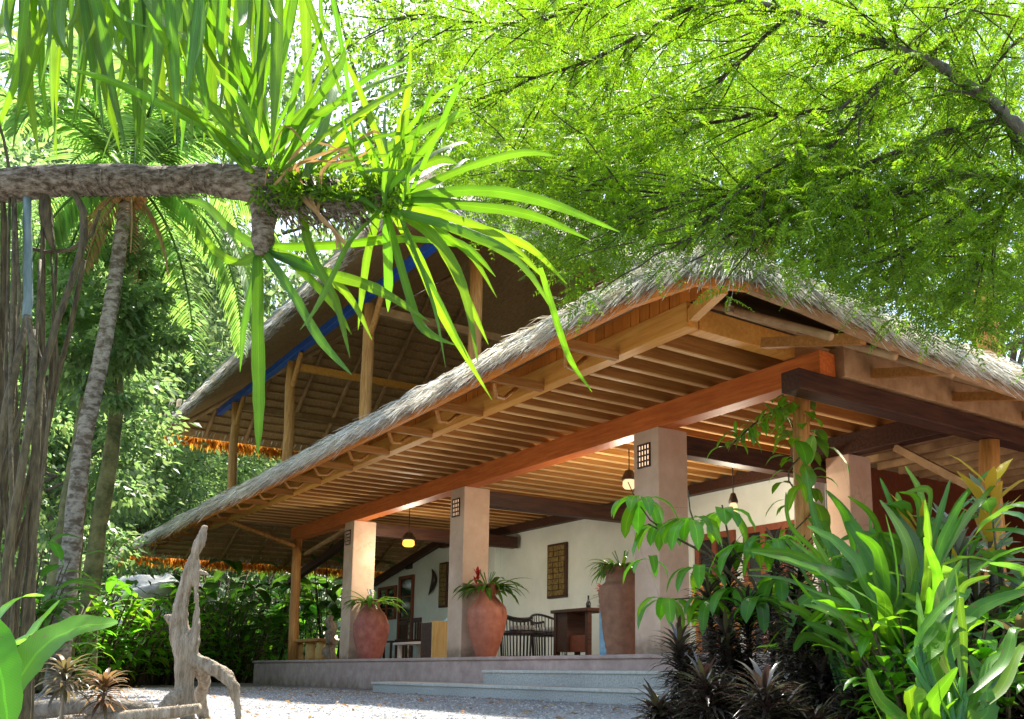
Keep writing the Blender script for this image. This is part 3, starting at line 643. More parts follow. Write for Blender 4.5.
# art and ornaments on the wall
def artpanel(x0, x1, z0, z1, label):
    t = thing('art_panel', label, 'wall art', ((x0+x1)/2, WY, z0))
    mb = MB(); mb.box(x0, x1, WY-.05, WY-.003, z0, z1); mb.build('board', 'darkwood', t, bevel=.005)
    mb = MB()
    for k in range(9):
        for j in range(3):
            a = x0+.04+(x1-x0-.08)*j/3; b = z0+.04+(z1-z0-.08)*k/9; mb.box(a+.01, a+(x1-x0-.08)/3-.01, WY-.051-U(.005, .03), WY-.0505, b+.008, b+(z1-z0-.08)/9-.008)
    mb.build('relief', 'art', t, bevel=.008)
artpanel(-15.8, -15.14, 1.67, 2.74, 'tall carved golden brown relief panel on the white wall')
artpanel(-20.45, -20.05, 1.72, 2.78, 'narrow carved panel mostly hidden behind the middle pillar')
mb = MB(); pts = [Vector((-20.95+.28*math.sin(a*1.2), WY-.06, 2.05+.62*(a/2.2))) for a in [k*.22 for k in range(11)]]
mb.tube(pts, [.01, .03, .05, .065, .07, .075, .07, .06, .045, .03, .01], 10); o = mb.build('wall_ornament', 'metal', None, True)
tag(o, 'dark crescent shaped carving hung on the pale wall beyond the farthest pillar', 'ornament')
# lanterns
def lantern(x, y, z, label, r, h, ztop, glow, cap='metal', long=False):
    t = thing('hanging_lantern', label, 'lantern', (x, y, z), 'lit lanterns hanging from the ceiling')
    mb = MB(); mb.lathe([(r*.7, 0), (r, h*.25), (r*.95, h*.8), (r*.6, h)], (x, y, z), 20); mb.build('shade', glow, t, True)
    mb = MB(); mb.lathe([(.001, h+.14), (r*.6, h+.12), (r*1.15, h+.02), (r*1.15, h-.01), (.001, h-.005)], (x, y, z), 20); mb.build('cap', cap, t)
    mb = MB(); mb.tube([(x, y, z+h+.13), (x, y, ztop)], .008, 6); mb.build('cord', 'metal', t)
    L_ = bpy.data.lights.new('lantern_bulb', 'POINT'); L_.energy = 30; L_.color = (1, .86, .66); L_.shadow_soft_size = .1
    lo = bpy.data.objects.new('lantern_bulb', L_); COL.objects.link(lo); lo.location = (0, 0, -.08); lo.parent = t
lantern(-15.92, 7.5, 2.5, 'yellow lantern with dark cap hanging beyond the farthest pillar', .11, .13, 3.28, 'lamp')
lantern(-9.95, 7.9, 2.72, 'round cream lantern just left of the nearest pillar top', .09, .13, 3.28, 'lampw')
lantern(-8.98, 8.9, 2.3, 'slim elongated cream lantern in front of the brown doors', .055, .2, 3.28, 'lampw')
# bench and figure at the far end of the terrace
t = thing('log_bench', 'rustic yellow log bench at the far end of the terrace', 'bench', (-19.2, 7.0, FZ))
mb = MB(); mb.beam((-20.1, 7.0, FZ+.40), (-18.5, 7.0, FZ+.40), .36, .06); mb.build('seat', 'pole', t, bevel=.015)
for x in (-19.95, -19.3, -18.7): pole('leg', (x, 7.0, FZ+.001), (x, 7.0, FZ+.369), .10, 'yellowwood', t)
mb = MB(); ps = [(-18.2+.06*math.sin(k*1.3), 7.0+.05*math.cos(k*1.7), FZ+.001+k*.085) for k in range(11)]
mb.tube(ps, [.13, .10, .13, .09, .12, .08, .11, .07, .10, .08, .05], 10, .12); o = mb.build('carved_figure', 'drift', None, True)
tag(o, 'twisted weathered wood carving standing beside the log bench', 'carving')
# pedestal with pale blue jar
t = thing('wooden_pedestal', 'block shaped pedestal with a bright yellow wood face left of the middle pillar', 'pedestal', (-14.2, 7.2, FZ))
mb = MB(); mb.box(-14.28, -13.9, 7.0, 7.4, FZ+.001, FZ+.58); mb.build('block', 'darkwood', t, bevel=.01)
mb = MB(); mb.box(-13.899, -13.87, 7.0, 7.4, FZ+.001, FZ+.60); mb.build('face_board', 'yellowwood', t, bevel=.004)
mb = MB(); mb.lathe([(.001, 0), (.10, 0), (.2, .14), (.22, .26), (.16, .4), (.07, .46), (.09, .5)], (-16.6, 8.8, FZ+.371), 24)
tag(mb.build('ceramic_jar', 'bluecloth', None, True), 'pale blue glazed jar on the low white table indoors', 'jar')
t = thing('low_table', 'low white table deep on the terrace near the far door', 'table', (-17.2, 8.8, FZ))
mb = MB(); mb.box(-18.6, -16.2, 8.5, 9.1, FZ+.32, FZ+.37); mb.build('table_top', 'white', t, bevel=.006)
for x in (-18.5, -16.36):
    for y in (8.55, 8.98): mb = MB(); mb.box(x, x+.07, y, y+.07, FZ+.001, FZ+.319); mb.build('leg', 'white', t)
def stool(x, y, label):
    t = thing('wooden_chair', label, 'chair', (x, y, FZ), 'dark upright chairs at the far end')
    mb = MB(); mb.box(x-.22, x+.22, y-.22, y+.22, FZ+.43, FZ+.47); mb.build('seat', 'darkwood', t, bevel=.006)
    for i in (-.21, .17):
        for j in (-.21, .17): mb = MB(); mb.box(x+i, x+i+.04, y+j, y+j+.04, FZ+.001, FZ+(.429 if j < 0 else .428)); mb.build('leg', 'darkwood', t)
    mb = MB()
    for i in (-.21, -.06, .06, .17): mb.box(x+i, x+i+.04, y+.175, y+.208, FZ+.471, FZ+.9)
    mb.box(x-.22, x+.22, y+.17, y+.214, FZ+.85, FZ+.95); mb.build('backrest', 'darkwood', t)
stool(-19.6, 9.3, 'dark upright wooden chair under the small barred window'); stool(-20.9, 9.6, 'dark upright wooden chair in front of the far door')
# framed crate
t = thing('wooden_cabinet', 'small orange wood cabinet with framed panel behind the maroon shrubs', 'cabinet', (-9.1, 8.7, FZ))
mb = MB(); mb.box(-9.5, -8.7, 8.62, 9.0, FZ+.38, FZ+.95); mb.build('body', 'pole', t, bevel=.006)
mb = MB()
for (a, b, c, d) in ((-9.5, -8.7, .38, .43), (-9.5, -8.7, .90, .95), (-9.5, -9.44, .431, .899), (-8.76, -8.7, .431, .899)): mb.box(a, b, 8.59, 8.619, FZ+c, FZ+d)
mb.build('panel_frame', 'lightwood', t, bevel=.003)
for x in (-9.48, -8.78):
    for y in (8.64, 8.92): mb = MB(); mb.box(x, x+.06, y, y+.06, FZ+.001, FZ+.379); mb.build('leg', 'pole', t)
# driftwood sculpture
DW = 6.2
def pxt(mb, pts, D, n=8, wob=.1):
    """tube through picture points given as (px, py, radius in px[, depth offset])"""
    P = [W(p[0], p[1], D=D+(p[3] if len(p) > 3 else 0)) for p in pts]; R_ = [p[2]*(D+(p[3] if len(p) > 3 else 0))/968*(.88 if D == 6.2 else 1) for p in pts]
    mb.tube(P, R_, n, wob); return P
mb = MB()
pxt(mb, [(205, 526, 2.5), (201, 538, 5), (196, 552, 6), (190, 570, 6.5), (185, 588, 6.5), (181, 605, 8), (179, 622, 9), (181, 640, 11), (184, 655, 11), (184, 672, 10), (184, 690, 9), (188, 716, 8), (190, 728, 7)], DW, 12, .16)
pxt(mb, [(199, 560, 3), (196, 590, 3), (197, 612, 3.5), (196, 632, 6), (192, 650, 8)], DW, 8, .14)
pxt(mb, [(186, 655, 9), (198, 662, 9), (212, 667, 9), (226, 675, 8.5), (234, 688, 7), (237, 702, 4), (239, 728, 3)], DW, 10, .16)
pxt(mb, [(198, 662, 8, .0), (205, 680, 7, .15), (198, 700, 7, .3), (206, 722, 6, .35)], DW, 10, .16)
pxt(mb, [(186, 690, 8), (172, 700, 7, -.1), (160, 712, 6, -.2), (150, 728, 6, -.25)], DW, 10, .16)
pxt(mb, [(176, 622, 6), (169, 618, 4), (164, 616, 2)], DW, 8); pxt(mb, [(192, 568, 3), (202, 572, 2.4), (209, 575, 1.6)], DW, 8)
o = mb.build('driftwood_sculpture', 'drift', None, True)
rm = o.modifiers.new('r', 'REMESH'); rm.mode = 'VOXEL'; rm.voxel_size = .010; rm.use_smooth_shade = True
tx = bpy.data.textures.new('gnarl', 'CLOUDS'); tx.noise_scale = .09; dm = o.modifiers.new('d', 'DISPLACE'); dm.texture = tx; dm.strength = .035; dm.mid_level = .5
tag(o, 'upright weathered driftwood root sculpture standing on the gravel', 'driftwood')
# logs and rocks edging the bed
def log(pts, D, mat, label, name='fallen_log', cat='log'):
    mb = MB(); pxt(mb, pts, D, 10, .1); o = mb.build(name, mat, None, True); return tag(o, label, cat)
log([(20, 712, 9), (70, 706, 10), (120, 707, 9), (150, 712, 8)], 5.6, 'bark', 'dark rotting log lying behind the two small cordylines', 'fallen_log')
log([(60, 724, 8), (120, 718, 8), (175, 712, 7), (200, 708, 5)], 5.3, 'drift', 'pale log lying at the foot of the driftwood sculpture', 'fallen_log')
def rock(c, r, mat, label):
    bm_ = MB(); n = 14
    for i in range(n+1):
        for k in range(20):
            a = math.pi*i/n; b = 2*math.pi*k/20; q = 1+.18*math.sin(3*b+2*a)+.13*math.cos(5*a+b*2)
            bm_.v.append((c[0]+r[0]*q*math.sin(a)*math.cos(b), c[1]+r[1]*q*math.sin(a)*math.sin(b), c[2]+r[2]*q*math.cos(a)))
    bm_.f += [(i*20+k, (i+1)*20+k, (i+1)*20+(k+1) % 20, i*20+(k+1) % 20) for i in range(n) for k in range(20)]
    return tag(bm_.build('boulder', mat, None, True), label, 'rock')
# ================================================================ PLANTS
def P3(v): return np.array([v.x, v.y, v.z])
def crown(name, parent, c, R, nclump, per, L, Wd, mat, rc=.2, seed=1, hollow=.35, flat=.7, lobes=.25):
    r = np.random.default_rng(seed); c = np.array(c, float); R = np.array(R, float)
    d = unit(r.normal(size=(nclump, 3))); rad = r.uniform(hollow, 1, (nclump, 1))**.5
    lob = 1+lobes*np.sin(d[:, :1]*5+seed)+lobes*np.cos(d[:, 1:2]*6+seed*2)
    C = c+d*rad*R*lob
    rcs = rc*R.mean()*r.uniform(.5, 1.3, (nclump, 1))
    off = r.normal(size=(nclump, per, 3))*np.array([1, 1, flat])*.55
    P = (C[:, None]+off*rcs[:, None]).reshape(-1, 3); dd = unit((off+np.array([0, 0, -.5])+(d*.6)[:, None]).reshape(-1, 3)+r.normal(0, .5, (nclump*per, 3)))
    n = len(P); V, F = leafquads(P, dd, L*r.uniform(.6, 1.3, n), Wd*r.uniform(.7, 1.2, n), np.array([[0, 0, 1.]])*np.ones((n, 3)), .7)
    npmesh(name, V, F, mat, parent); return C
def tree_proto(name, h, R, cz, mat, seed, nclump=90, per=110, L=.26, Wd=.13, tr=.16, trunkmat='bark', lean=.0, rc=.2):
    t = thing(name, '', 'tree'); random.seed(seed)
    mb = MB(); top = Vector((lean, 0, cz)); pts = [Vector((lean*(k/6)**1.5+U(-.1, .1), U(-.12, .12), cz*k/6)) for k in range(7)]; pts[0].z = -.1
    mb.tube(pts, [tr*(1.35-.16*k) for k in range(7)], 10, .08)
    C = crown('crown', t, (lean, 0, cz), R, nclump, per, L, Wd, mat, rc, seed)
    for k in range(14):
        q = Vector(C[k*5 % len(C)]); s_ = pts[random.choice((3, 4, 5))]; m_ = s_.lerp(q, .5)+Vector((0, 0, -.1*q.z*.3)); mb.tube([s_, m_, q], [tr*.45, tr*.28, tr*.08], 6)
    mb.build('trunk', trunkmat, t, True); return t
BG = 'forest trees behind the pavilion'
protoA = tree_proto('forest_tree', 14, (3.6, 3.6, 5.2), 9.0, 'forest', 11, 130, 120, .24, .12)
protoB = tree_proto('forest_tree', 14, (4.4, 4.4, 4.0), 8.0, 'forest2', 12, 120, 110, .22, .12, rc=.17)
protoC = tree_proto('forest_tree', 10, (2.6, 2.6, 3.6), 5.0, 'forest', 13, 110, 110, .17, .09, .11)
protoD = tree_proto('light_canopy_tree', 16, (5.2, 5.2, 3.6), 11.0, 'canopy', 14, 150, 130, .16, .075, .2, rc=.16)
for p_ in (protoA, protoB, protoC, protoD): remember(p_)
usedp = set()
def gp(px, D): v = W(px, 667, D=D); return (v.x, v.y, 0)
def put(p_, px, D, sc, rz, label, group=BG):
    first = p_.name not in usedp; usedp.add(p_.name); return place(p_, gp(px, D), rz, sc, label, group, first)
put(protoA, 10, 34, 1.5, .3, 'tall dark dense tree at the left edge behind the aerial roots')
put(protoA, 105, 60, 1.6, 2.1, 'dark leafy tree right behind the ringed palm trunk')
put(protoA, 225, 62, 2.0, 4.0, 'far dark tree rising beyond the left corner of the upper roof')
put(protoB, 60, 52, 2.1, 1.2, 'broad pale crowned tree behind the palm fronds')
put(protoB, 185, 50, 1.5, 3.3, 'pale feathery tree in the gap left of the upper roof')
put(protoB, 300, 70, 2.3, 5.0, 'pale tree whose crown shows just above the upper thatch edge')
put(protoB, -30, 30, 1.3, .9, 'pale green tree partly cut by the left picture edge')
put(protoC, 40, 28, 1.25, .4, 'smaller leafy tree between the palm trunk and the aerial roots')
put(protoC, 120, 36, 1.3, 2.4, 'small round tree right of the leaning mossy trunk')
put(protoC, 165, 42, 1.5, 4.4, 'small tree above the far corner of the lower eave')
put(protoC, 240, 48, 1.2, 1.4, 'small tree seen through the gap between the two thatched roofs')
put(protoB, 140, 40, (1.5, 1.5, 2.6), 4.2, 'very tall pale tree whose crown fills the gaps between the palm fronds')
put(protoB, 30, 44, (1.6, 1.6, 3.0), 2.2, 'very tall pale tree at upper left above the aerial roots')
put(protoC, -10, 17, 1.0, 5.2, 'small dark tree behind the tangle of prop roots')
put(protoD, 520, 34, (1.5, 1.5, 2.1), .2, 'bright light canopied tree above the right end of the upper roof', 'light canopied trees above the roofs')
put(protoD, 650, 32, (1.4, 1.4, 1.8), 1.9, 'bright light canopied tree over the peak of the lower roof', 'light canopied trees above the roofs')
put(protoD, 850, 30, 1.35, 3.1, 'bright light canopied tree behind the long right eave', 'light canopied trees above the roofs')
put(protoD, 1020, 27, 1.3, 4.6, 'bright light canopied tree at the right picture edge', 'light canopied trees above the roofs')
put(protoD, 740, 48, (2.3, 2.3, 2.9), 5.4, 'highest light canopied tree far behind the others', 'light canopied trees above the roofs')
put(protoD, 400, 50, (2.2, 2.2, 3.1), 2.6, 'light canopied tree behind the screw pine leaf rosettes', 'light canopied trees above the roofs')
# understorey shrubs: broad leaved clumps
def broad_proto(name, n, h, L, w, mat, seed, droop=.7, spread=.5, prof='paddle'):
    random.seed(seed); t = thing(name, '', 'shrub'); mb = MB(); ms = MB()
    for i in range(n):
        a = U(0, 6.28); r_ = U(0, .35); b = Vector((r_*math.cos(a), r_*math.sin(a), -.02)); hh = h*U(.35, 1)
        tp = b+Vector((math.cos(a)*spread*hh*.5, math.sin(a)*spread*hh*.5, hh))
        ms.tube([b, b.lerp(tp, .5)+Vector((0, 0, .05*hh)), tp], [.02, .015, .008], 5)
        for k in range(3 if prof == 'paddle' else 4):
            s_ = b.lerp(tp, 1-.22*k); aa = a+U(-1.8, 1.8); mb.leaf(s_, (math.cos(aa), math.sin(aa), U(.1, 1.1)), L*U(.6, 1.15), w*U(.7, 1.2), droop*U(.5, 1.8), 6, prof, .2)
    mb.build('leaves', mat, t, True); ms.build('stem', 'root', t, True); remember(t); return t
sh1 = broad_proto('ginger_shrub', 34, 2.2, .75, .2, 'broad', 21)
sh2 = broad_proto('heliconia_shrub', 26, 3.0, 1.1, .32, 'broad', 22, .9)
sh3 = broad_proto('leafy_shrub', 70, 1.3, .34, .12, 'sprig', 23, .8, .9, 'lance')
sh4 = broad_proto('leafy_shrub', 80, 1.7, .28, .11, 'forest2', 24, .8, .9, 'lance')
for o_ in (sh1, sh2, sh3, sh4): pass
SG = 'shrubs growing beyond the far end of the terrace'
put(sh2, 262, 27.5, 1.25, .3, 'tall heliconia clump just left of the platform end', SG)
put(sh2, 303, 29, 1.15, 1.9, 'tall heliconia clump seen right behind the far timber post', SG)
put(sh2, 225, 25.5, 1.1, 3.5, 'heliconia clump beside the driftwood, under the eave tip', SG)
put(sh2, 330, 27, 1.2, 5.1, 'heliconia clump between the far timber post and the first pillar', SG)
put(sh1, 248, 23.9, .9, 1.1, 'low ginger clump against the platform corner', SG)
put(sh1, 215, 22, 1.0, 2.8, 'ginger clump right of the driftwood top', SG)
put(sh1, 285, 31, 1.3, 4.9, 'ginger clump far behind the log bench', SG)
put(sh1, 150, 21, .95, .8, 'ginger clump left of the driftwood sculpture', SG)
put(sh1, 15, 11, .8, 2.0, 'ginger clump behind the big glossy leaf at lower left', SG)
put(sh1, 190, 29, 1.2, 5.6, 'ginger clump in front of the pale boulders', SG)
put(sh3, 120, 17, 1.3, .4, 'bright small leaved shrub at the far edge of the gravel', SG)
put(sh3, 160, 18.5, 1.3, 1.6, 'bright small leaved shrub left of the driftwood base', SG)
put(sh3, 90, 16, 1.2, 2.9, 'bright small leaved shrub behind the dark cordyline', SG)
put(sh3, 40, 13, 1.1, 4.0, 'bright small leaved shrub behind the prop roots', SG)
put(sh3, 235, 21.5, 1.0, 5.0, 'bright low shrub at the foot of the platform end', SG)
put(sh4, 60, 21, 1.2, .9, 'pale leaved bush under the leaning mossy trunk', SG)
put(sh4, 105, 23, 1.2, 2.2, 'pale leaved bush behind the small bright shrubs', SG)
put(sh4, 170, 24, 1.2, 3.0, 'pale leaved bush below the far eave corner', SG)
put(sh4, 205, 31, 2.2, 4.8, 'pale leaved bush beyond the boulders', SG)
put(sh4, 260, 36, 2.2, 1.1, 'pale leaved bush far behind the heliconias', SG)
put(sh4, 10, 19, 1.8, 5.5, 'pale leaved bush at the far left', SG)
put(sh4, 140, 31, 2.4, .2, 'tall pale bush behind the boulders on the left', SG)
rk = gp(158, 26); rock((rk[0], rk[1], 2.2), (1.3, 1.3, .55), 'palestone', 'upper pale slab like boulder left of the driftwood top')
rk = gp(150, 25); rock((rk[0], rk[1], .9), (1.5, 1.3, 1.0), 'palestone', 'lower pale boulder left of the driftwood sculpture')
# ground cover between shrubs
n = 26000; X_ = rng.uniform(-60, -12, n); Y_ = rng.uniform(-12, 30, n)
D_ = -X_*.802+Y_*.597; R_l = X_*.597+Y_*.802; pxs = 600+968*R_l/D_
keep = (D_ > 9) & (pxs < 345) & (pxs > -60) & ~((X_ > -27) & (Y_ < 6.4) & (pxs > 20) & (D_ < 22.5)) & ~((X_ > -20.6) & (Y_ > 6))
X_, Y_ = X_[keep], Y_[keep]; n = len(X_)
P_ = np.stack([X_, Y_, rng.uniform(-.02, .22, n)], 1); D__ = np.stack([rng.normal(0, .6, n), rng.normal(0, .6, n), rng.uniform(.1, 1, n)], 1)
V, F = leafquads(P_, D__, rng.uniform(.12, .34, n), rng.uniform(.04, .09, n)); npmesh('ground_cover', V, F, 'grass', kind='stuff')
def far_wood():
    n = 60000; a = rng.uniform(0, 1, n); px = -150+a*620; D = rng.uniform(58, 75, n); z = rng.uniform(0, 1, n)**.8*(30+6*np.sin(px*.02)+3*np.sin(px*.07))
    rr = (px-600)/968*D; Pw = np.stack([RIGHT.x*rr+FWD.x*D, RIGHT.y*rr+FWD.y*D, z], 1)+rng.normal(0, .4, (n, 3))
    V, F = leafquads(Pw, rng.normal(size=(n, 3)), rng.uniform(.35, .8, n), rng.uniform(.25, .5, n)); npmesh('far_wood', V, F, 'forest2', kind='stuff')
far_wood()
# trunks on the left ------------------------------------------------
def pxtube(pts, D, n=10, wob=.06):
    mb = MB(); pxt(mb, pts, D, n, wob); return mb
def fill(pts, k=3):
    out = []
    for a, b in zip(pts[:-1], pts[1:]):
        for i in range(k): out.append(tuple(a[j]+(b[j]-a[j])*i/k for j in range(len(a))))
    return out+[pts[-1]]
PD = 12.
b_ = W(58, 694, D=PD)
palm = thing('coconut_palm', 'coconut palm with pale ringed leaning trunk and feathery fronds on the left', 'palm tree', (b_.x, b_.y, 0))
pxtube(fill([(56, 697, 11.8), (63, 620, 10.1), (72, 540, 9.2), (82, 450, 8.4), (92, 400, 8.0), (104, 345, 8.0), (112, 300, 7.6), (118, 260, 7.1), (124, 215, 6.7), (130, 180, 6.7)], 6), PD, 14, .09).build('trunk', 'palmbark', palm, True)
tp = W(130, 178, D=PD)
random.seed(5)
def frond(tp, a, e, L, droop, par, name='frond', mat='frond', lw=.035, ll=.42, k=46):
    mb = MB(); p = Vector(tp); d = Vector((math.cos(a), math.sin(a), e)).normalized(); n = 14; pts = [p.copy()]
    for i in range(n): p = p+d*L/n; pts.append(p.copy()); d = (d+Vector((0, 0, -droop/n*(1+i*.12)))).normalized()
    mb.tube(pts, [.022*(1-i/n*.8)+.003 for i in range(n+1)], 5)
    for i in range(k):
        t = .12+.88*i/k; f_ = t*n; j = min(int(f_), n-1); q = pts[j].lerp(pts[j+1], f_-j); dd = (pts[j+1]-pts[j]).normalized(); sd = dd.cross(UP).normalized()
        ln = ll*math.sin(math.pi*min(.97, t*.85+.12))**.6
        for s_ in (-1, 1): mb.leaf(q, dd*.55+sd*s_*.8+UP*U(-.15, .1), ln*U(.85, 1.1), lw, .9, 3, 'lance', .2)
    return mb.build(name, mat, par, True)
for i in range(26):
    frond(tp, i*2.4+U(-.2, .2), U(-.15, 1.7), U(2.4, 3.6), U(1.0, 2.2), palm, 'frond', 'frond', .05, .55, 54)
for i in range(5): frond(tp+Vector((0, 0, -.15)), i*1.3, -.9, 1.3, 1.2, palm, 'dry_frond', 'dead', .03, .3, 20)
mb = MB()
for i in range(9): a = i*.7; c_ = tp+Vector((.16*math.cos(a), .16*math.sin(a), -.22-U(0, .15))); mb.lathe([(.001, -.09), (.06, -.06), (.08, 0), (.06, .07), (.001, .1)], tuple(c_), 10)
mb.build('coconuts', 'pole', palm, True)
def trunk_tree(pts, D, label, seed, mat='mossy', cr=(2.2, 2.2, 2.4), lm='forest'):
    b = W(pts[0][0], pts[0][1], D=D); t = thing('slender_tree', label, 'tree', (b.x, b.y, 0))
    pxtube(fill(pts, 4), D, 12, .08).build('trunk', mat, t, True); e = W(pts[-1][0], pts[-1][1], D=D)
    crown('crown', t, (e.x, e.y, e.z+.8), cr, 50, 110, .15, .08, lm, .22, seed); return t
trunk_tree([(52, 690, 16), (60, 620, 15), (66, 560, 14), (74, 500, 12), (82, 440, 9), (90, 380, 6)], 12.7, 'dark mossy trunk rising right beside the ringed palm', 31, 'mossy', (1.0, 1.0, .9))
trunk_tree([(84, 690, 10), (90, 600, 9), (98, 530, 8), (112, 450, 7.5), (118, 395, 6), (112, 320, 4)], 14.5, 'slim dark trunk leaning right behind the palm', 32, 'mossy', (.9, .9, 1.1))
trunk_tree([(20, 690, 7), (28, 560, 6), (44, 430, 5), (50, 330, 4)], 14, 'thin grey trunk behind the prop roots', 33, 'bark', (1.6, 1.6, 1.8))
# screw pine --------------------------------------------------------
random.seed(9); SD = 3.0
b_ = gp(-60, 3.0)
sp = thing('screw_pine', 'screw pine reaching a thick horizontal branch with strap leaf rosettes across the upper left', 'tree', b_)
mb = pxtube(fill([(-60, 800, 34), (-52, 600, 30), (-45, 420, 27), (-40, 300, 25), (-38, 120, 24), (-42, -80, 22), (-20, -260, 18)], 4), SD, 16, .08); mb.build('trunk', 'pinebark', sp, True)
mb = pxtube(fill([(-44, 190, 18), (20, 184, 18), (60, 180, 16.5), (120, 179, 17), (165, 181, 15), (200, 178, 15.5), (235, 182, 19), (262, 186, 20), (300, 188, 17), (340, 192, 13), (385, 200, 9), (402, 206, 5)], 5), SD, 20, .04)
mb.build('branch', 'pinebark', sp, True)
pxtube(fill([(262, 188, 14), (264, 215, 13), (263, 240, 12), (262, 256, 7)], 4), SD, 14, .12).build('branch', 'pinebark', sp, True)
mb = MB()
for i in range(44):
    x = -20+i*6.2+U(-1.5, 1.5); c_ = W(x, 181 if x > 30 else 184, D=SD); ax = (W(x+10, 181, D=SD)-c_).normalized(); u1 = ax.orthogonal().normalized(); u2 = ax.cross(u1); rr_ = .0515*U(.97, 1.05)*(1 if x < 210 else 1.1)
    mb.tube([c_+ax*U(-.003, .003)+(u1*math.cos(k*.4488)+u2*math.sin(k*.4488))*rr_ for k in range(15) if True][i % 5:15-(i*7) % 6], .0022, 4, .5)
for i in range(90):
    x = U(255, 345); pxt(mb, [(x, 184+U(-10, 12), 1.4, -.05), (x+U(5, 25), 200+U(0, 14), 1.2, -.07), (x+U(15, 45), 212+U(0, 26), .5, -.05)], SD, 4, .1)
o = mb.build('bark_fibres', 'pinebark', sp, True); o['kind'] = 'stuff'
def blade(mb, pts, w, D0=SD, D1=None, nrm=None, fold=.3):
    """strap leaf through picture points; tapers to its tip; D may change along the leaf"""
    D1 = D0 if D1 is None else D1; n = len(pts); P = [W(x, y, D=D0+(D1-D0)*i/(n-1)) for i, (x, y) in enumerate(pts)]
    out = []; K = 4
    for i in range(n-1):
        p0 = P[max(i-1, 0)]; p1 = P[i]; p2 = P[i+1]; p3 = P[min(i+2, n-1)]
        for k in range(K):
            t = k/K; out.append(.5*((2*p1)+(p2-p0)*t+(2*p0-5*p1+4*p2-p3)*t*t+(3*p1-p0-3*p2+p3)*t*t*t))
    out.append(P[-1]); m = len(out); ws = []
    for i in range(m):
        t = i/(m-1); ws.append(w/968*D0*(min(1, .7+t*2))*(1 if t < .55 else max(.05, 1-((t-.55)/.45)**1.7)))
    mb.strip(out, ws, nrm or (FWD+Vector((U(-.5, .5), U(-.5, .5), U(-.3, .6)))), fold)
def rosette(name, cx_, cy_, D, n, a0, a1, L0, L1, w, par, mat='strap', droopy=.5, dz=.7, seed=1):
    random.seed(seed); mb = MB()
    for i in range(n):
        a = Rd(U(a0, a1)); L = U(L0, L1); dd = U(-dz, dz)
        ox, oy = U(-26, 22), U(-9, 9); dr = droopy*U(.2, 2.2); bx = U(-.16, .16)*L
        x1 = cx_+ox+math.cos(a)*L*.35; y1 = cy_+oy-math.sin(a)*L*.35+U(-6, 6)
        x2 = cx_+ox+math.cos(a)*L*.7+bx*.5; y2 = cy_+oy-math.sin(a)*L*.7+L*.12*dr
        x3 = cx_+ox+math.cos(a)*L*(1-.15*dr)+bx*1.3; y3 = cy_+oy-math.sin(a)*L+L*.42*dr
        blade(mb, [(cx_+ox*.7, cy_+oy), (x1, y1), (x2, y2), (x3, y3)], w*U(.45, 1.5), D+U(-.15, .15), D+dd)
    return mb.build(name, mat, par, True)
# leaf heads along the branch
rosette('leaf_head', 264, 165, SD, 36, 40, 150, 100, 250, 6.6, sp, dz=.8, seed=41, droopy=.25)
rosette('leaf_head', 395, 200, SD, 22, 12, 118, 90, 215, 6.5, sp, dz=.8, seed=42, droopy=.4)
rosette('leaf_head', 400, 204, SD, 7, -70, 0, 90, 170, 8, sp, dz=.6, seed=43, droopy=.25)
rosette('leaf_head', 300, 180, SD, 14, -10, 80, 90, 200, 8, sp, dz=.7, seed=44)
mb = MB(); random.seed(45)
for pts, w in ([[(258, 250), (258, 330), (259, 400), (258, 455)], 13], [[(262, 250), (300, 262), (345, 292), (372, 340)], 11], [[(262, 248), (318, 270), (375, 288), (430, 322)], 12],
               [[(262, 250), (290, 290), (320, 340), (352, 375)], 10], [[(262, 246), (330, 245), (410, 238), (480, 250)], 10], [[(262, 250), (230, 230), (205, 205), (182, 200)], 10],
               [[(262, 250), (240, 262), (215, 250), (196, 222)], 9], [[(258, 252), (250, 290), (243, 330), (240, 372)], 8], [[(264, 250), (292, 262), (330, 300), (352, 335)], 9],
               [[(388, 205), (388, 250), (389, 285), (388, 312)], 11], [[(388, 205), (432, 235), (462, 285), (478, 365)], 12], [[(392, 205), (455, 228), (520, 262), (560, 322)], 12],
               [[(392, 205), (440, 215), (500, 238), (548, 282)], 10], [[(380, 205), (368, 250), (362, 290), (358, 330)], 9], [[(392, 208), (420, 262), (444, 318), (492, 400)], 11],
               [[(300, 200), (310, 250), (335, 300), (350, 358)], 9], [[(540, 268), (556, 320), (570, 360), (592, 392)], 8], [[(384, 205), (410, 300), (425, 330), (455, 345)], 9],
               [[(385, 205), (350, 240), (320, 300), (300, 330)], 9], [[(395, 200), (470, 190), (540, 200), (620, 232)], 12], [[(395, 200), (460, 205), (530, 215), (590, 240)], 11]):
    blade(mb, pts, w, SD, SD+U(-.4, .4), fold=.25)
mb.build('hanging_leaves', 'strap', sp, True)
mb = MB(); random.seed(46)
for i in range(5): pxp = U(250, 330); blade(mb, [(pxp, 185), (pxp+U(-5, 20), 165+U(-10, 10)), (pxp+U(10, 60), 150+U(-30, 20)), (pxp+U(30, 90), 135+U(-20, 40))], 4, SD-.1, SD-.2)
for i in range(5): blade(mb, [(300+U(-20, 30), 196), (318, 214), (335, 232), (345+U(-12, 12), 252)], 4, SD-.08, SD-.1)
mb.build('dry_leaves', 'dead', sp, True)
V, F = [], []
fc_ = np.array([tuple(W(U(262, 400), U(172, 208), D=SD+U(-.12, .02))) for _ in range(75)]); fP = (fc_[:, None]+rng.normal(0, .018, (75, 26, 3))).reshape(-1, 3)
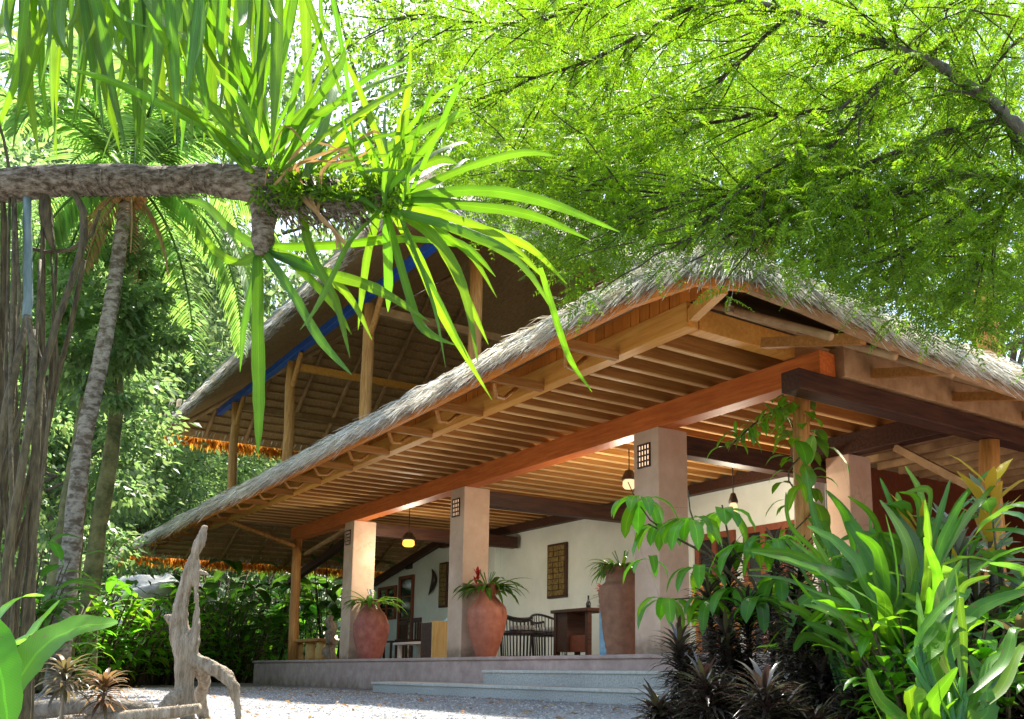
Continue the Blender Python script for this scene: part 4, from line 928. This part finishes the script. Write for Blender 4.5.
V, F = leafquads(fP, rng.normal(size=(len(fP), 3))+np.array([0, 0, -.3]), rng.uniform(.02, .05, len(fP)), rng.uniform(.006, .014, len(fP))); o = npmesh('moss_and_ferns', V, F, 'feather', sp)
# leaves hanging down from the heads above the picture
for k, (cx_, n_) in enumerate(((20, 22), (80, 30), (145, 34), (205, 30), (262, 18))):
    random.seed(60+k); mb = MB()
    for i in range(n_):
        x = cx_+U(-60, 60); y0 = -110; yl = U(25, 165); sl = U(-1, 1)*abs(U(-1, 1))*75; d_ = U(-.4, .8)
        blade(mb, [(cx_+(x-cx_)*.3, y0), (x, -40), (x+sl*.5+U(-6, 6), yl*.45), (x+sl+U(-8, 8), yl)], U(5, 15), 2.9+d_, 2.9+d_+U(-.25, .25), None, fold=.3)
    mb.build('leaf_head', 'strap', sp, True)
# prop roots
random.seed(70)
PR = [[(27, 196, 6), (28, 250, 6), (28, 300, 6.5), (27, 318, 7)], [(70, 185, 5), (84, 212, 8), (84, 240, 8), (72, 280, 7), (56, 325, 7), (40, 380, 8), (36, 440, 9), (32, 560, 9), (22, 800, 10)],
      [(27, 316, 6), (20, 350, 8), (8, 400, 9), (-4, 470, 9), (-16, 700, 10)], [(27, 316, 5), (34, 350, 7), (30, 420, 8), (20, 480, 8), (6, 560, 7), (-4, 800, 8)],
      [(28, 316, 5), (40, 360, 6), (44, 420, 6), (40, 470, 6), (26, 530, 5), (12, 600, 5), (4, 800, 5)],
      [(84, 260, 5), (70, 330, 5), (52, 400, 5), (44, 440, 5), (34, 520, 5), (30, 800, 5)], [(2, 186, 5), (4, 220, 6), (3, 320, 6), (-3, 420, 7), (-8, 800, 8)],
      [(12, 186, 4), (16, 240, 4), (14, 340, 5), (16, 460, 6), (10, 540, 6), (2, 800, 6)], [(-12, 90, 3), (4, 140, 3), (15, 200, 3), (20, 300, 3), (12, 420, 4), (8, 800, 4)],
      [(100, 210, 3), (92, 235, 3.5), (70, 250, 4), (45, 252, 4), (30, 248, 4)], [(34, 330, 4), (24, 400, 5), (10, 450, 6), (-4, 500, 6), (-20, 800, 7)],
      [(44, 190, 10), (46, 215, 14), (50, 238, 9), (54, 250, 3)], [(8, 360, 6), (2, 420, 6), (-6, 520, 7), (-12, 800, 7)], [(50, 400, 3), (40, 500, 3), (24, 620, 3), (14, 800, 3)]]
for q in range(15):
    x0_ = U(-20, 58); xt = x0_*.4+U(-26, 18); PR.append([(x0_, U(188, 330), U(2, 3.5)), (x0_+U(-8, 8), 380, U(2, 4.5)), (x0_*.7+xt*.3+U(-6, 6), 470, U(2.5, 5)), (xt+U(-3, 6), 600, U(2.5, 5)), (xt-10, 800, 5)])
for i, pts in enumerate(PR):
    dz = (U(-.5, .3) if i > 13 else None) if i > 13 else [0, -.2, -.35, -.5, -.1, .15, .1, -.15, -.25, .1, -.3, 0, .25, -.4][i]
    pts = [(x, y, r*(.72 if i == 0 else .5), dz*min(1, max(0, (y-180)/250))) for x, y, r in pts]
    pxtube(fill(pts, 4), SD, 9, .1).build('prop_root', 'rootg' if i == 0 else 'root', sp, True)
# feathery tree -----------------------------------------------------
random.seed(81); r81 = np.random.default_rng(81)
ft_base = gp(1500, 4.6)
ft = thing('feathery_tree', 'feathery fine leaved tree spreading dark twigs across the upper right', 'tree', ft_base)
BR = [([(1500, 700, 60), (1440, 520, 52), (1330, 350, 42), (1200, 230, 30), (1100, 170, 20), (1024, 132, 10), (1002, 112, 8.5), (985, 95, 7.5), (930, 62, 7), (880, 44, 6), (838, 28, 5), (790, 12, 4), (720, -6, 3), (620, -30, 2)], 4.6, 4.8),
      ([(1010, 128, 6), (1040, 190, 6), (1000, 178, 5), (940, 178, 5), (880, 196, 4), (820, 198, 3.5), (760, 192, 3), (700, 200, 2), (620, 222, 1.2)], 4.7, 4.5),
      ([(930, 62, 5), (890, 80, 4.2), (850, 100, 3.8), (800, 112, 3.2), (750, 116, 2.8), (690, 128, 2.2), (630, 150, 1.8), (560, 172, 1.3), (500, 180, 1)], 4.8, 5.4),
      ([(1005, 118, 5), (960, 128, 4), (905, 148, 3), (850, 172, 2.6), (800, 190, 2), (740, 230, 1.4), (690, 262, 1)], 4.7, 4.4),
      ([(790, 12, 3.5), (745, 55, 3), (700, 100, 2.4), (650, 140, 2), (600, 172, 1.5), (560, 200, 1)], 4.9, 5.6),
      ([(720, -6, 3), (650, 30, 3), (590, 60, 2.4), (530, 80, 2), (470, 104, 1.6), (400, 130, 1)], 4.9, 5.2),
      ([(640, -30, 3), (590, 5, 2.4), (520, 22, 2), (450, 20, 1.5), (390, 12, 1)], 5, 5.2),
      ([(910, 55, 3), (870, 100, 2.4), (830, 150, 2), (790, 200, 1.6), (750, 250, 1.2), (720, 290, .8)], 4.6, 4.3),
      ([(930, 60, 3.4), (965, 20, 3), (1000, -20, 2.5), (1040, -60, 2)], 4.8, 4.9),
      ([(905, 52, 2.8), (940, 0, 2), (960, -40, 1.5)], 4.8, 5.), ([(900, 50, 2.8), (890, 0, 2), (900, -50, 1.5)], 4.8, 4.6),
      ([(985, 100, 3), (990, 70, 2.5), (1024, 36, 2), (1060, 10, 1.5)], 4.7, 4.6),
      ([(760, 192, 2.4), (700, 196, 2), (620, 190, 1.6), (540, 196, 1.2), (470, 205, .8)], 4.6, 4.8),
      ([(1010, 180, 3.6), (970, 205, 3), (925, 240, 2.4), (880, 262, 1.8), (820, 270, 1.2)], 4.8, 4.6),
      ([(1020, 185, 3.6), (1000, 215, 2.6), (985, 250, 2), (970, 290, 1.4)], 4.8, 4.7),
      ([(850, 100, 2.6), (800, 150, 2), (740, 190, 1.6), (690, 235, 1.3), (640, 265, 1), (600, 292, .8)], 4.5, 4.2)]
twigs = []; mb = MB(); nb = 0
def branchpts(pts, D0, D1): n = len(pts); return [(x, y, r) for x, y, r in pts], [D0+(D1-D0)*i/(n-1) for i in range(n)]
for bi, (pts, D0, D1) in enumerate(BR):
    n = len(pts); P = [W(p[0], p[1], D=D0+(D1-D0)*i/(n-1)) for i, p in enumerate(pts)]; Rr = [p[2]*(D0+(D1-D0)*i/(n-1))/968*.8 for i, p in enumerate(pts)]
    out, rr = [], []
    for i in range(n-1):
        p0 = P[max(i-1, 0)]; p1 = P[i]; p2 = P[i+1]; p3 = P[min(i+2, n-1)]
        for k in range(3):
            t = k/3; out.append(.5*((2*p1)+(p2-p0)*t+(2*p0-5*p1+4*p2-p3)*t*t+(3*p1-p0-3*p2+p3)*t*t*t)+Vector((U(-1, 1), U(-1, 1), U(-1, 1)))*.008); rr.append(Rr[i]+(Rr[i+1]-Rr[i])*t)
    out.append(P[-1]); rr.append(Rr[-1])
    if bi == 0:
        m0 = MB(); m0.tube(out, rr, 12, .06); m0.build('trunk', 'bark', ft, True); st0 = 15
    else: m1 = MB(); m1.tube(out, rr, 8, .08); m1.build('branch', 'twig', ft, True); st0 = 0
    for j in range(st0, len(out)-1):                    # secondary twigs
        for q in range(2):
            s_ = out[j].lerp(out[j+1], U(0, 1)); main = (out[j+1]-out[j]).normalized()
            sd = (RIGHT*U(-1, .25)+UP*U(-.9, .45)+FWD*U(-.9, .9)).normalized(); d = (main*.8+sd).normalized(); L = U(.35, .95)
            p = s_.copy(); tp_ = [p.copy()]; m = 7
            for i in range(m): p = p+d*L/m; tp_.append(p.copy()); d = (d+Vector((U(-.18, .18), U(-.18, .18), U(-.22, .1)))).normalized()
            
            cut = len(tp_)
            for i, v in enumerate(tp_):
                x_, y_ = px_of(v); lim = float(np.interp(x_, [380, 470, 560, 640, 735, 850, 930, 1060], [120, 200, 275, 262, 258, 280, 310, 350]))
                if y_ > lim-8: cut = i; break
            if cut > 2: twigs.append(tp_[:cut])
for tp_ in twigs: mb.tube(tp_, [.0055-.0005*i for i in range(len(tp_))], 4, cap=False)
o = mb.build('twigs', 'twig', ft); o['kind'] = 'stuff'
# leaf sprays: rachis with paired leaflets
def sprays(P, D, N, L, k=11, ll=.03, lw=.009):
    """P,D,N (n,3): base, rachis direction, leaf plane normal"""
    n = len(P); D = unit(D); S = unit(np.cross(D, N)); N = np.cross(S, D); parts = []
    L = L.reshape(-1, 1)
    for i in range(k):
        t = (i+.6)/k; base = P+D*L*t-np.array([0, 0, 1])*L*.22*t*t; sz = abs(math.sin(math.pi*(t*.8+.15)))**.7
        for s_ in (-1, 1):
            d = unit(D*.55+S*s_*.9-np.array([0, 0, 1])*.18+rng.normal(0, .1, (n, 3))); parts.append(leafquads(base, d, np.full(n, ll*sz)*(L[:, 0]/.14), np.full(n, lw*(.6+.4*sz))*(L[:, 0]/.14), N, .25))
    V = np.concatenate([p[0].reshape(n, 4, 3) for p in parts]).reshape(-1, 3); F = np.arange(len(V)).reshape(-1, 4); return V, F
tb, td = [], []
for tp_ in twigs:
    for i in range(1, len(tp_)):
        for q in range(2):
            a = tp_[i-1].lerp(tp_[i], U(0, 1)); d = (tp_[i]-tp_[i-1]).normalized(); sd = Vector((U(-1, 1), U(-1, 1), U(-.7, .5)))
            tb.append(tuple(a)); td.append(tuple(d*.5+sd.normalized()))
tb = np.array(tb); td = np.array(td)
def mask_px(nn, x0=400, x1=1060):
    px = r81.uniform(x0, x1, nn); py = r81.uniform(-40, 380, nn)
    low = np.interp(px, [380, 430, 470, 520, 560, 610, 690, 740, 790, 850, 930, 1060], [90, 150, 215, 262, 318, 335, 322, 315, 300, 325, 355, 390])
    top_k = (py < low-18+10*np.sin(px*.11)+8*np.sin(px*.037+1)); den = np.interp(px, [390, 450, 560], [.25, .6, 1]); return px, py, top_k & (r81.uniform(0, 1, nn) < den)
def layer(nn, D0, D1):
    px, py, k = mask_px(nn); px, py = px[k], py[k]; n = len(px); D = r81.uniform(D0, D1, n)
    cp, sp_ = math.cos(PITCH), math.sin(PITCH); a = ((px-CX)/FPX)[:, None]; b = ((CY-py)/FPX)[:, None]; r_, f_, u_ = np.array(RIGHT), np.array(FWD), np.array(UP)
    rv = a*r_+(f_*cp+u_*sp_)+b*(u_*cp-f_*sp_); t = D/(rv@f_); P = np.array([0, 0, CH])+rv*t[:, None]
    bad = (P[:, 0] < -4.2) & (P[:, 1] > 4.3) & (P[:, 2] < 3.75+(P[:, 1]-4.5)*.5)
    bad |= (P[:, 0] < -11) & (P[:, 1] > 4.8); return P[~bad]
cl = layer(420, 4.0, 5.6); cl2 = layer(1300, 5.6, 9.5)
def around(C, per, s): P = (C[:, None]+r81.normal(0, 1, (len(C), per, 3))*s).reshape(-1, 3); return P
Pa = around(cl, 7, .13); Pb = around(cl2, 8, .28)
def good(P): return P[~((P[:, 0] < -4.2) & (P[:, 1] > 4.25) & (P[:, 2] < 3.6+(P[:, 1]-4.5)*.5))]
Pa = good(Pa); Pb = good(Pb)
kk = ~((tb[:, 0] < -4.2) & (tb[:, 1] > 4.25) & (tb[:, 2] < 3.6)); tb, td = tb[kk], td[kk]
def rd(n): return np.stack([r81.normal(0, 1, n), r81.normal(0, 1, n), r81.normal(-.25, .5, n)], 1)
def rn(n): return np.stack([r81.normal(0, .45, n), r81.normal(0, .45, n), np.ones(n)], 1)
c3_ = np.array([tuple(W(r81.uniform(760, 1060), r81.uniform(170, 350), D=r81.uniform(3.9, 5.4))) for _ in range(260)])
c4_ = np.array([tuple(W(r81.uniform(430, 660), r81.uniform(130, 290), D=r81.uniform(4.3, 5.2))) for _ in range(150)])
Pa = np.concatenate([Pa, good(around(c3_, 8, .12)), good(around(c4_, 7, .11))])
def lowmask(P):
    Q = P-np.array([0, 0, CH]); r_, f_ = np.array(RIGHT), np.array(FWD); fx = Q@f_; rx = Q@r_; cp, sq = math.cos(PITCH), math.sin(PITCH)
    d = fx*cp+Q[:, 2]*sq; u = Q[:, 2]*cp-fx*sq; px = CX+FPX*rx/d; py = CY-FPX*u/d
    low = np.interp(px, [380, 430, 470, 520, 555, 590, 640, 700, 735, 790, 850, 930, 1060], [120, 190, 235, 268, 300, 312, 284, 276, 282, 296, 326, 352, 380])
    spr = (px > 565) & (px < 735) & (np.sin(px*.07)+np.sin(px*.023+2) > .2)
    low = np.where(spr, low+42, low); return py < low-22+12*np.sin(px*.13+P[:, 1]*3)
k_ = lowmask(tb); tb, td = tb[k_], td[k_]; Pa = Pa[lowmask(Pa)]; Pb = Pb[lowmask(Pb)]
V1 = sprays(tb, td, rn(len(tb)), r81.uniform(.09, .17, len(tb)))
V2 = sprays(Pa, rd(len(Pa)), rn(len(Pa)), r81.uniform(.09, .17, len(Pa)))
V3 = sprays(Pb, rd(len(Pb)), rn(len(Pb)), r81.uniform(.14, .26, len(Pb)), 9)
V, F = merge([V1, V2, V3]); npmesh('leaves', V, F, 'feather', ft)
# hanging sprigs in front of the roof peak
# right foreground ----------------------------------------------------
random.seed(90)
def spiky(px, D, h, label, n=260, L=.125, w=.016, mat='dark', group='maroon spiky cordylines at lower right', lean=0, name='maroon_cordyline', droop=.9, top=True):
    b = gp(px, D); t = thing(name, label, 'shrub', b, group); st = MB(); mb = MB()
    tops = []
    for q in range(3):
        a = U(0, 6.28); r_ = U(.02, .10); tp_ = Vector((b[0]+math.cos(a)*r_*1.6+lean, b[1]+math.sin(a)*r_*1.6, h*(1.12 if mat == 'dark' else 1)*(1-.2*q))); s_ = Vector((b[0]+r_*math.cos(a), b[1]+r_*math.sin(a), -.02))
        st.tube([s_, s_.lerp(tp_, .5), tp_], [.012, .011, .008], 6)
        for i in range(n):
            f_ = (i/n)**.75; p = s_.lerp(tp_, .12+.88*f_); a = i*2.4+U(-.3, .3); e = -.25+1.0*f_+U(-.2, .25)
            if i > n-14: e = U(.9, 2.2)
            mb.leaf(p, (math.cos(a), math.sin(a), e), L*U(.7, 1.2), w*U(.8, 1.2), droop*U(.5, 1.3), 4, 'lance', .3)
    st.build('stem', 'twig', t, True); mb.build('leaves', mat, t, True); return t
spiky(722, 4.0, .72, 'tallest maroon cordyline beside the steps, leftmost of the dark row')
spiky(700, 3.6, .38, 'low maroon cordyline at the very foot of the steps')
spiky(765, 3.7, .52, 'maroon cordyline second from the steps in the dark row')
spiky(805, 3.9, .70, 'upright maroon cordyline under the broad hanging leaves')
spiky(745, 3.1, .26, 'short maroon cordyline at the bottom edge between taller ones')
spiky(835, 3.4, .46, 'maroon cordyline in the middle of the bed, with upright tip')
spiky(875, 3.6, .48, 'maroon cordyline half hidden by large green blades')
spiky(790, 2.9, .24, 'short maroon cordyline at the bottom edge right of another short one')
spiky(920, 4.2, .6, 'maroon cordyline deep in the bed behind the green blades')
spiky(860, 3.0, .26, 'low dark cordyline at the bottom edge left of the pale torn leaf')
spiky(680, 3.3, .22, 'smallest maroon cordyline, leftmost at the bottom edge')
spiky(905, 3.1, .40, 'maroon cordyline right of the dark row under the bright blades')
spiky(960, 3.3, .50, 'maroon cordyline behind the pale torn leaf')
spiky(785, 4.4, .78, 'tall maroon cordyline standing behind the dark row before the near timber post')
spiky(1000, 2.6, .32, 'dark cordyline at the bottom edge near the right corner')
# variegated and yellow crotons
spiky(975, 3.5, 1.02, 'yellow topped croton standing before the round timber post', 34, .20, .045, 'yellow', 'crotons at the right edge', 0, 'yellow_croton', .5)
spiky(1005, 3.6, .98, 'cream and green variegated croton at the right edge', 60, .16, .04, 'varieg', 'crotons at the right edge', 0, 'variegated_croton', .7)
spiky(950, 3.7, .86, 'cream streaked croton left of the yellow topped one', 60, .15, .035, 'varieg', 'crotons at the right edge', 0, 'variegated_croton', .7)
spiky(1000, 3.2, .62, 'brown and green small croton below the variegated leaves', 90, .10, .03, 'cord', 'crotons at the right edge', 0, 'brown_croton', .7)
spiky(1015, 2.8, .42, 'dark brown leaved croton in the bottom right corner', 90, .12, .03, 'cord', 'crotons at the right edge', 0, 'brown_croton', .7)
spiky(890, 4.4, .8, 'streaked croton behind the upright green blades', 60, .15, .035, 'varieg', 'crotons at the right edge', 0, 'variegated_croton', .7)
# big bladed heliconias
def bladeplant(name, label, px, D, specs, mat='bright', stems=True, group=None):
    b = gp(px, D); t = thing(name, label, 'plant', b, group); mb = MB(); st = MB()
    if stems:
        ex = []
        for pts, w, dd in specs:
            for q in range(6):
                ox, oy = U(-44, 44), U(-26, 30); sc_ = U(.4, .95); x0_, y0_ = pts[0]
                ex.append(([(x0_+(x-x0_)*sc_+ox*(.4+.6*i/3)+U(-8, 8), max(y0_+(y-y0_)*sc_+oy+U(-8, 8), 492)) for i, (x, y) in enumerate(pts)], w*U(.2, .42), dd+U(-.4, .5)))
        specs = [(p_, w*.40, dd) for p_, w, dd in specs]+ex
    for pts, w, dd in specs:
        D1 = D+dd; n = len(pts); P = [W(x, y, D=D+(D1-D)*i/(n-1)) for i, (x, y) in enumerate(pts)]; out = []
        for i in range(n-1):
            p0 = P[max(i-1, 0)]; p1 = P[i]; p2 = P[i+1]; p3 = P[min(i+2, n-1)]
            for k in range(5):
                q = k/5; out.append(.5*((2*p1)+(p2-p0)*q+(2*p0-5*p1+4*p2-p3)*q*q+(3*p1-p0-3*p2+p3)*q*q*q))
        out.append(P[-1]); m = len(out); ws = [w/968*D*max(.03, abs(math.sin(math.pi*min(1, (i/(m-1))*.93+.06)))**.6) for i in range(m)]
        mb.strip(out, ws, (-FWD*.6+Vector((U(-.4, .4), U(-.4, .4), U(.2, .9)))), .16)
        if stems: bb = Vector((b[0]+U(-.06, .06), b[1]+U(-.06, .06), -.02)); st.tube([bb, bb.lerp(P[0], .6)+Vector((0, 0, .05)), P[0]], [.013, .010, .006], 6)
    mb.build('leaves', mat, t, True)
    if stems: st.build('stem', 'broad', t, True)
    return t
HG = 'broad bladed green plants at lower right'
bladeplant('heliconia', 'heliconia with broad bright blades filling the middle of the right bed', 880, 3.0,
 [([(900, 640), (890, 600), (870, 555), (842, 510)], 60, .2), ([(905, 640), (912, 590), (905, 540), (880, 500)], 46, .3), ([(895, 650), (860, 610), (815, 570), (752, 552)], 34, -.1), ([(890, 640), (865, 600), (838, 575), (800, 562)], 44, .2),
  ([(905, 640), (920, 580), (935, 530), (950, 480)], 26, .3), ([(908, 640), (935, 570), (965, 520), (1000, 478)], 24, .5), ([(905, 650), (925, 600), (930, 550), (925, 500)], 40, -.2), ([(900, 660), (880, 640), (850, 620), (812, 600)], 30, -.3),
  ([(905, 650), (950, 590), (990, 562), (1030, 560)], 34, .2)], 'bright', True, HG)
bladeplant('heliconia', 'heliconia with upright narrow blades left of the yellow croton', 915, 3.5,
 [([(915, 620), (905, 560), (893, 510), (880, 478)], 22, .1), ([(915, 620), (918, 560), (922, 500), (905, 466)], 24, .1), ([(918, 620), (935, 560), (958, 505), (990, 470)], 20, .2), ([(912, 620), (885, 580), (850, 560), (815, 568)], 28, .1),
  ([(914, 620), (896, 560), (868, 535), (840, 540)], 24, 0), ([(918, 620), (945, 575), (975, 560), (1000, 575)], 22, 0)], 'bright', True, HG)
bladeplant('heliconia', 'heliconia with one pale torn leaf sweeping to the right edge', 950, 2.3,
 [([(928, 662), (955, 630), (985, 605), (1030, 590)], 44, .1), ([(935, 740), (925, 700), (935, 665), (965, 640)], 70, .1), ([(950, 760), (975, 720), (985, 690), (970, 655)], 60, .2), ([(940, 760), (915, 730), (880, 700), (868, 668)], 40, .1),
  ([(960, 700), (945, 640), (948, 590), (962, 560)], 34, .2), ([(960, 720), (1000, 690), (1020, 650), (1040, 640)], 30, .2)], 'bright', True, HG)
bladeplant('heliconia', 'dark glossy blades entering from the right edge above the pale leaf', 1080, 2.6,
 [([(1080, 640), (1060, 570), (1030, 535), (985, 530)], 40, .2), ([(1080, 640), (1050, 600), (1015, 590), (975, 612)], 30, .2), ([(1080, 600), (1060, 540), (1035, 510), (1010, 505)], 36, .1), ([(1080, 700), (1040, 680), (1000, 690), (975, 720)], 34, .1)], 'broad', True, HG)
bladeplant('heliconia', 'long green blade arching left across the foot of the near timber post', 850, 3.3,
 [([(850, 640), (838, 590), (800, 556), (745, 550)], 26, .1), ([(850, 640), (845, 600), (822, 565), (790, 540)], 30, .2), ([(850, 640), (822, 600), (800, 605), (786, 640)], 34, .1), ([(850, 640), (835, 560), (815, 520), (806, 470)], 22, .3), ([(852, 640), (862, 570), (850, 520), (826, 490)], 26, .2)], 'bright', True, HG)
GG = 'leafy ginger shrubs in the right bed'
put(sh1, 868, 3.9, .36, 1.0, 'leafy ginger shrub left of the broad heliconia blades', GG)
put(sh1, 905, 3.9, .38, 2.7, 'leafy ginger shrub rising highest behind the heliconia blades', GG)
put(sh1, 965, 3.1, .34, 4.1, 'leafy ginger shrub in front of the yellow topped croton', GG)
put(sh1, 1015, 3.5, .42, 5.6, 'leafy ginger shrub at the right edge below the thatch', GG)
put(sh3, 935, 2.9, .40, .6, 'small leaved green shrub at the foot of the heliconias', GG)
put(sh3, 1000, 2.7, .34, 3.6, 'small leaved green shrub near the bottom right corner', GG)
# whorled leaf shrub in front of the nearest pillar
random.seed(95)
ub = gp(800, 3.9); ut = thing('umbrella_shrub', 'thin branched shrub with drooping whorls of bright leaves in front of the nearest pillar', 'shrub', ub)
st = MB(); mb = MB(); UD = 3.9
stems = [[(800, 740, 5), (790, 660, 4), (765, 610, 3.5), (735, 578, 3), (705, 553, 2.4), (672, 536, 2), (648, 524, 1.5)], [(790, 660, 4), (760, 612, 3), (720, 600, 2), (690, 598, 1.6), (668, 600, 1.2)], [(765, 610, 3), (748, 570, 2.4), (730, 545, 2), (722, 505, 1.5)],
         [(735, 578, 2.4), (700, 540, 2), (690, 510, 1.5), (688, 490, 1.2)], [(672, 536, 2), (650, 520, 1.6), (636, 500, 1.2), (628, 482, 1)], [(790, 650, 3), (782, 600, 2.4), (770, 560, 2), (778, 530, 1.5)]]
for s_ in stems: pxt(st, fill([(a_, b_, r_*.55) for a_, b_, r_ in s_], 3), UD, 6, .05)
def whorl(cx_, cy_, n, L, w, D, dn=.5):
    for i in range(n):
        a = i*6.28/n+U(-.25, .25); c_ = W(cx_, cy_, D=D+U(-.04, .04)); d = RIGHT*math.cos(a)+FWD*math.sin(a)+UP*U(-.15, .45); mb.leaf(c_, d, L*U(.75, 1.15), w*U(.8, 1.2), 1.9*dn*2, 7, 'paddle', .18)
for c in ((640, 500, 9, .20, .055), (660, 525, 9, .19, .05), (690, 520, 8, .20, .05), (722, 512, 7, .19, .06), (745, 545, 8, .2, .055), (668, 600, 7, .19, .045), (700, 570, 8, .19, .05), (735, 590, 8, .2, .055), (775, 540, 7, .2, .06), (710, 600, 7, .2, .05), (650, 560, 5, .16, .04), (760, 600, 8, .2, .06), (780, 580, 8, .2, .06)):
    whorl(c[0], c[1], c[2], c[3], c[4], UD+U(-.15, .15))
st.build('stem', 'root', ut, True); mb.build('leaves', 'sprig', ut, True)
# vine on the near post
random.seed(97); vb = (-6.05, 6.78, FZ)
vt = thing('climbing_vine', 'climbing vine with pale glossy leaves twining round the near timber post', 'vine', vb)
mb = MB(); st = MB(); pts = [Vector((-6.02+.11*math.cos(k*.7), 6.86+.11*math.sin(k*.7), FZ+.02+k*.07)) for k in range(33)]; st.tube(pts, .008, 5)
for i in range(60):
    z = FZ+U(.9, 2.45); a = U(0, 6.28); mb.leaf((-6.02+.1*math.cos(a), 6.86+.1*math.sin(a), z), (math.cos(a)-.2, math.sin(a)-.5, U(-.3, .7)), U(.14, .34), U(.07, .13), 1.3, 6, 'paddle', .2)
for i in range(46):
    q = W(U(728, 790), 0, D=8.5); fr = U(0, 1); px_ = 785-fr*58; py_ = 408+fr*34+U(-6, 6); c_ = W(px_, py_, D=8.55+U(-.15, .1)); mb.leaf(c_, (U(-1, 1), U(-1, 1), U(-.9, .7)), U(.10, .30), U(.03, .06), 1.6, 5, 'lance', .2)
st.tube([W(785, 406, D=8.75), W(765, 415, D=8.6), W(745, 432, D=8.5), W(730, 446, D=8.5)], .01, 5)
for (px_, py_) in ((795, 450), (802, 470), (792, 480), (815, 440), (822, 455), (806, 492), (812, 510)):
    mb.leaf(W(px_, py_-10, D=8.3), (U(-.5, .5), U(-.5, .5), -.2), U(.3, .42), U(.13, .18), 1.5, 7, 'paddle', .2)
st.build('stem', 'root', vt, True); mb.build('leaves', 'sprig', vt, True)
# lower left
random.seed(101)
bladeplant('banana_plant', 'big glossy paddle leaves at the lower left corner', -40, 2.2,
 [([(8, 700), (30, 660), (65, 632), (118, 622)], 46, .15), ([(-38, 590), (-12, 640), (2, 680), (8, 730)], 42, -.1), ([(-10, 700), (0, 650), (25, 640), (60, 600)], 30, .2), ([(-30, 660), (-5, 620), (20, 598), (44, 596)], 16, .3)], 'sprig', False)
def cordy(px, D, h, label, mat, n=60, L=.17):
    b = gp(px, D); t = thing('small_cordyline', label, 'plant', b, 'small cordylines at lower left'); st = MB(); mb = MB(); tp_ = Vector((b[0], b[1], h))
    st.tube([Vector((b[0], b[1], -.02)), tp_.lerp(Vector((b[0], b[1], 0)), .5), tp_], [.012, .01, .008], 7); st.build('stem', 'drift', t, True)
    for i in range(n): a = i*2.4; e = -.3+1.8*(i/n)+U(-.2, .2); mb.leaf(tp_+Vector((0, 0, -.05+.1*i/n)), (math.cos(a), math.sin(a), e), L*U(.7, 1.15), .022, 1.0, 5, 'lance', .3)
    mb.build('leaves', mat, t, True)
cordy(66, 5.2, .27, 'small dark cordyline on a thin pale stem at lower left', 'cord'); cordy(106, 5.3, .20, 'small reddish cordyline between the dark one and the driftwood', 'cordred', 70)
# ================================================================ LIGHT
sun_to = Vector((-.38, .25, .92)).normalized()
w = bpy.data.worlds.new('World'); SC.world = w; w.use_nodes = True; nt = w.node_tree
bg = nt.nodes['Background']; sk = nt.nodes.new('ShaderNodeTexSky'); sk.sky_type = 'NISHITA'; sk.sun_disc = False
sk.sun_elevation = math.asin(sun_to.z); sk.sun_rotation = math.atan2(sun_to.x, sun_to.y); sk.air_density = 1.2; sk.dust_density = 2
nt.links.new(sk.outputs[0], bg.inputs[0]); bg.inputs[1].default_value = .15
sl = bpy.data.lights.new('sun', 'SUN'); sl.energy = 5; sl.angle = Rd(.53); sl.color = (1, .95, .86)
so = bpy.data.objects.new('sun', sl); COL.objects.link(so); so.rotation_euler = sun_to.to_track_quat('Z', 'Y').to_euler(); so.location = (-10, 0, 20)
vs = SC.view_settings; vs.view_transform = 'Standard'; vs.look = 'None'; vs.exposure = 1.6; vs.gamma = 1
cy = SC.cycles; cy.max_bounces = 10; cy.diffuse_bounces = 5; cy.glossy_bounces = 3; cy.transmission_bounces = 6
cy.use_denoising = True; cy.sample_clamp_indirect = 6; cy.use_adaptive_sampling = True
for t_ in ('caustics_reflective', 'caustics_refractive'): setattr(cy, t_, False)
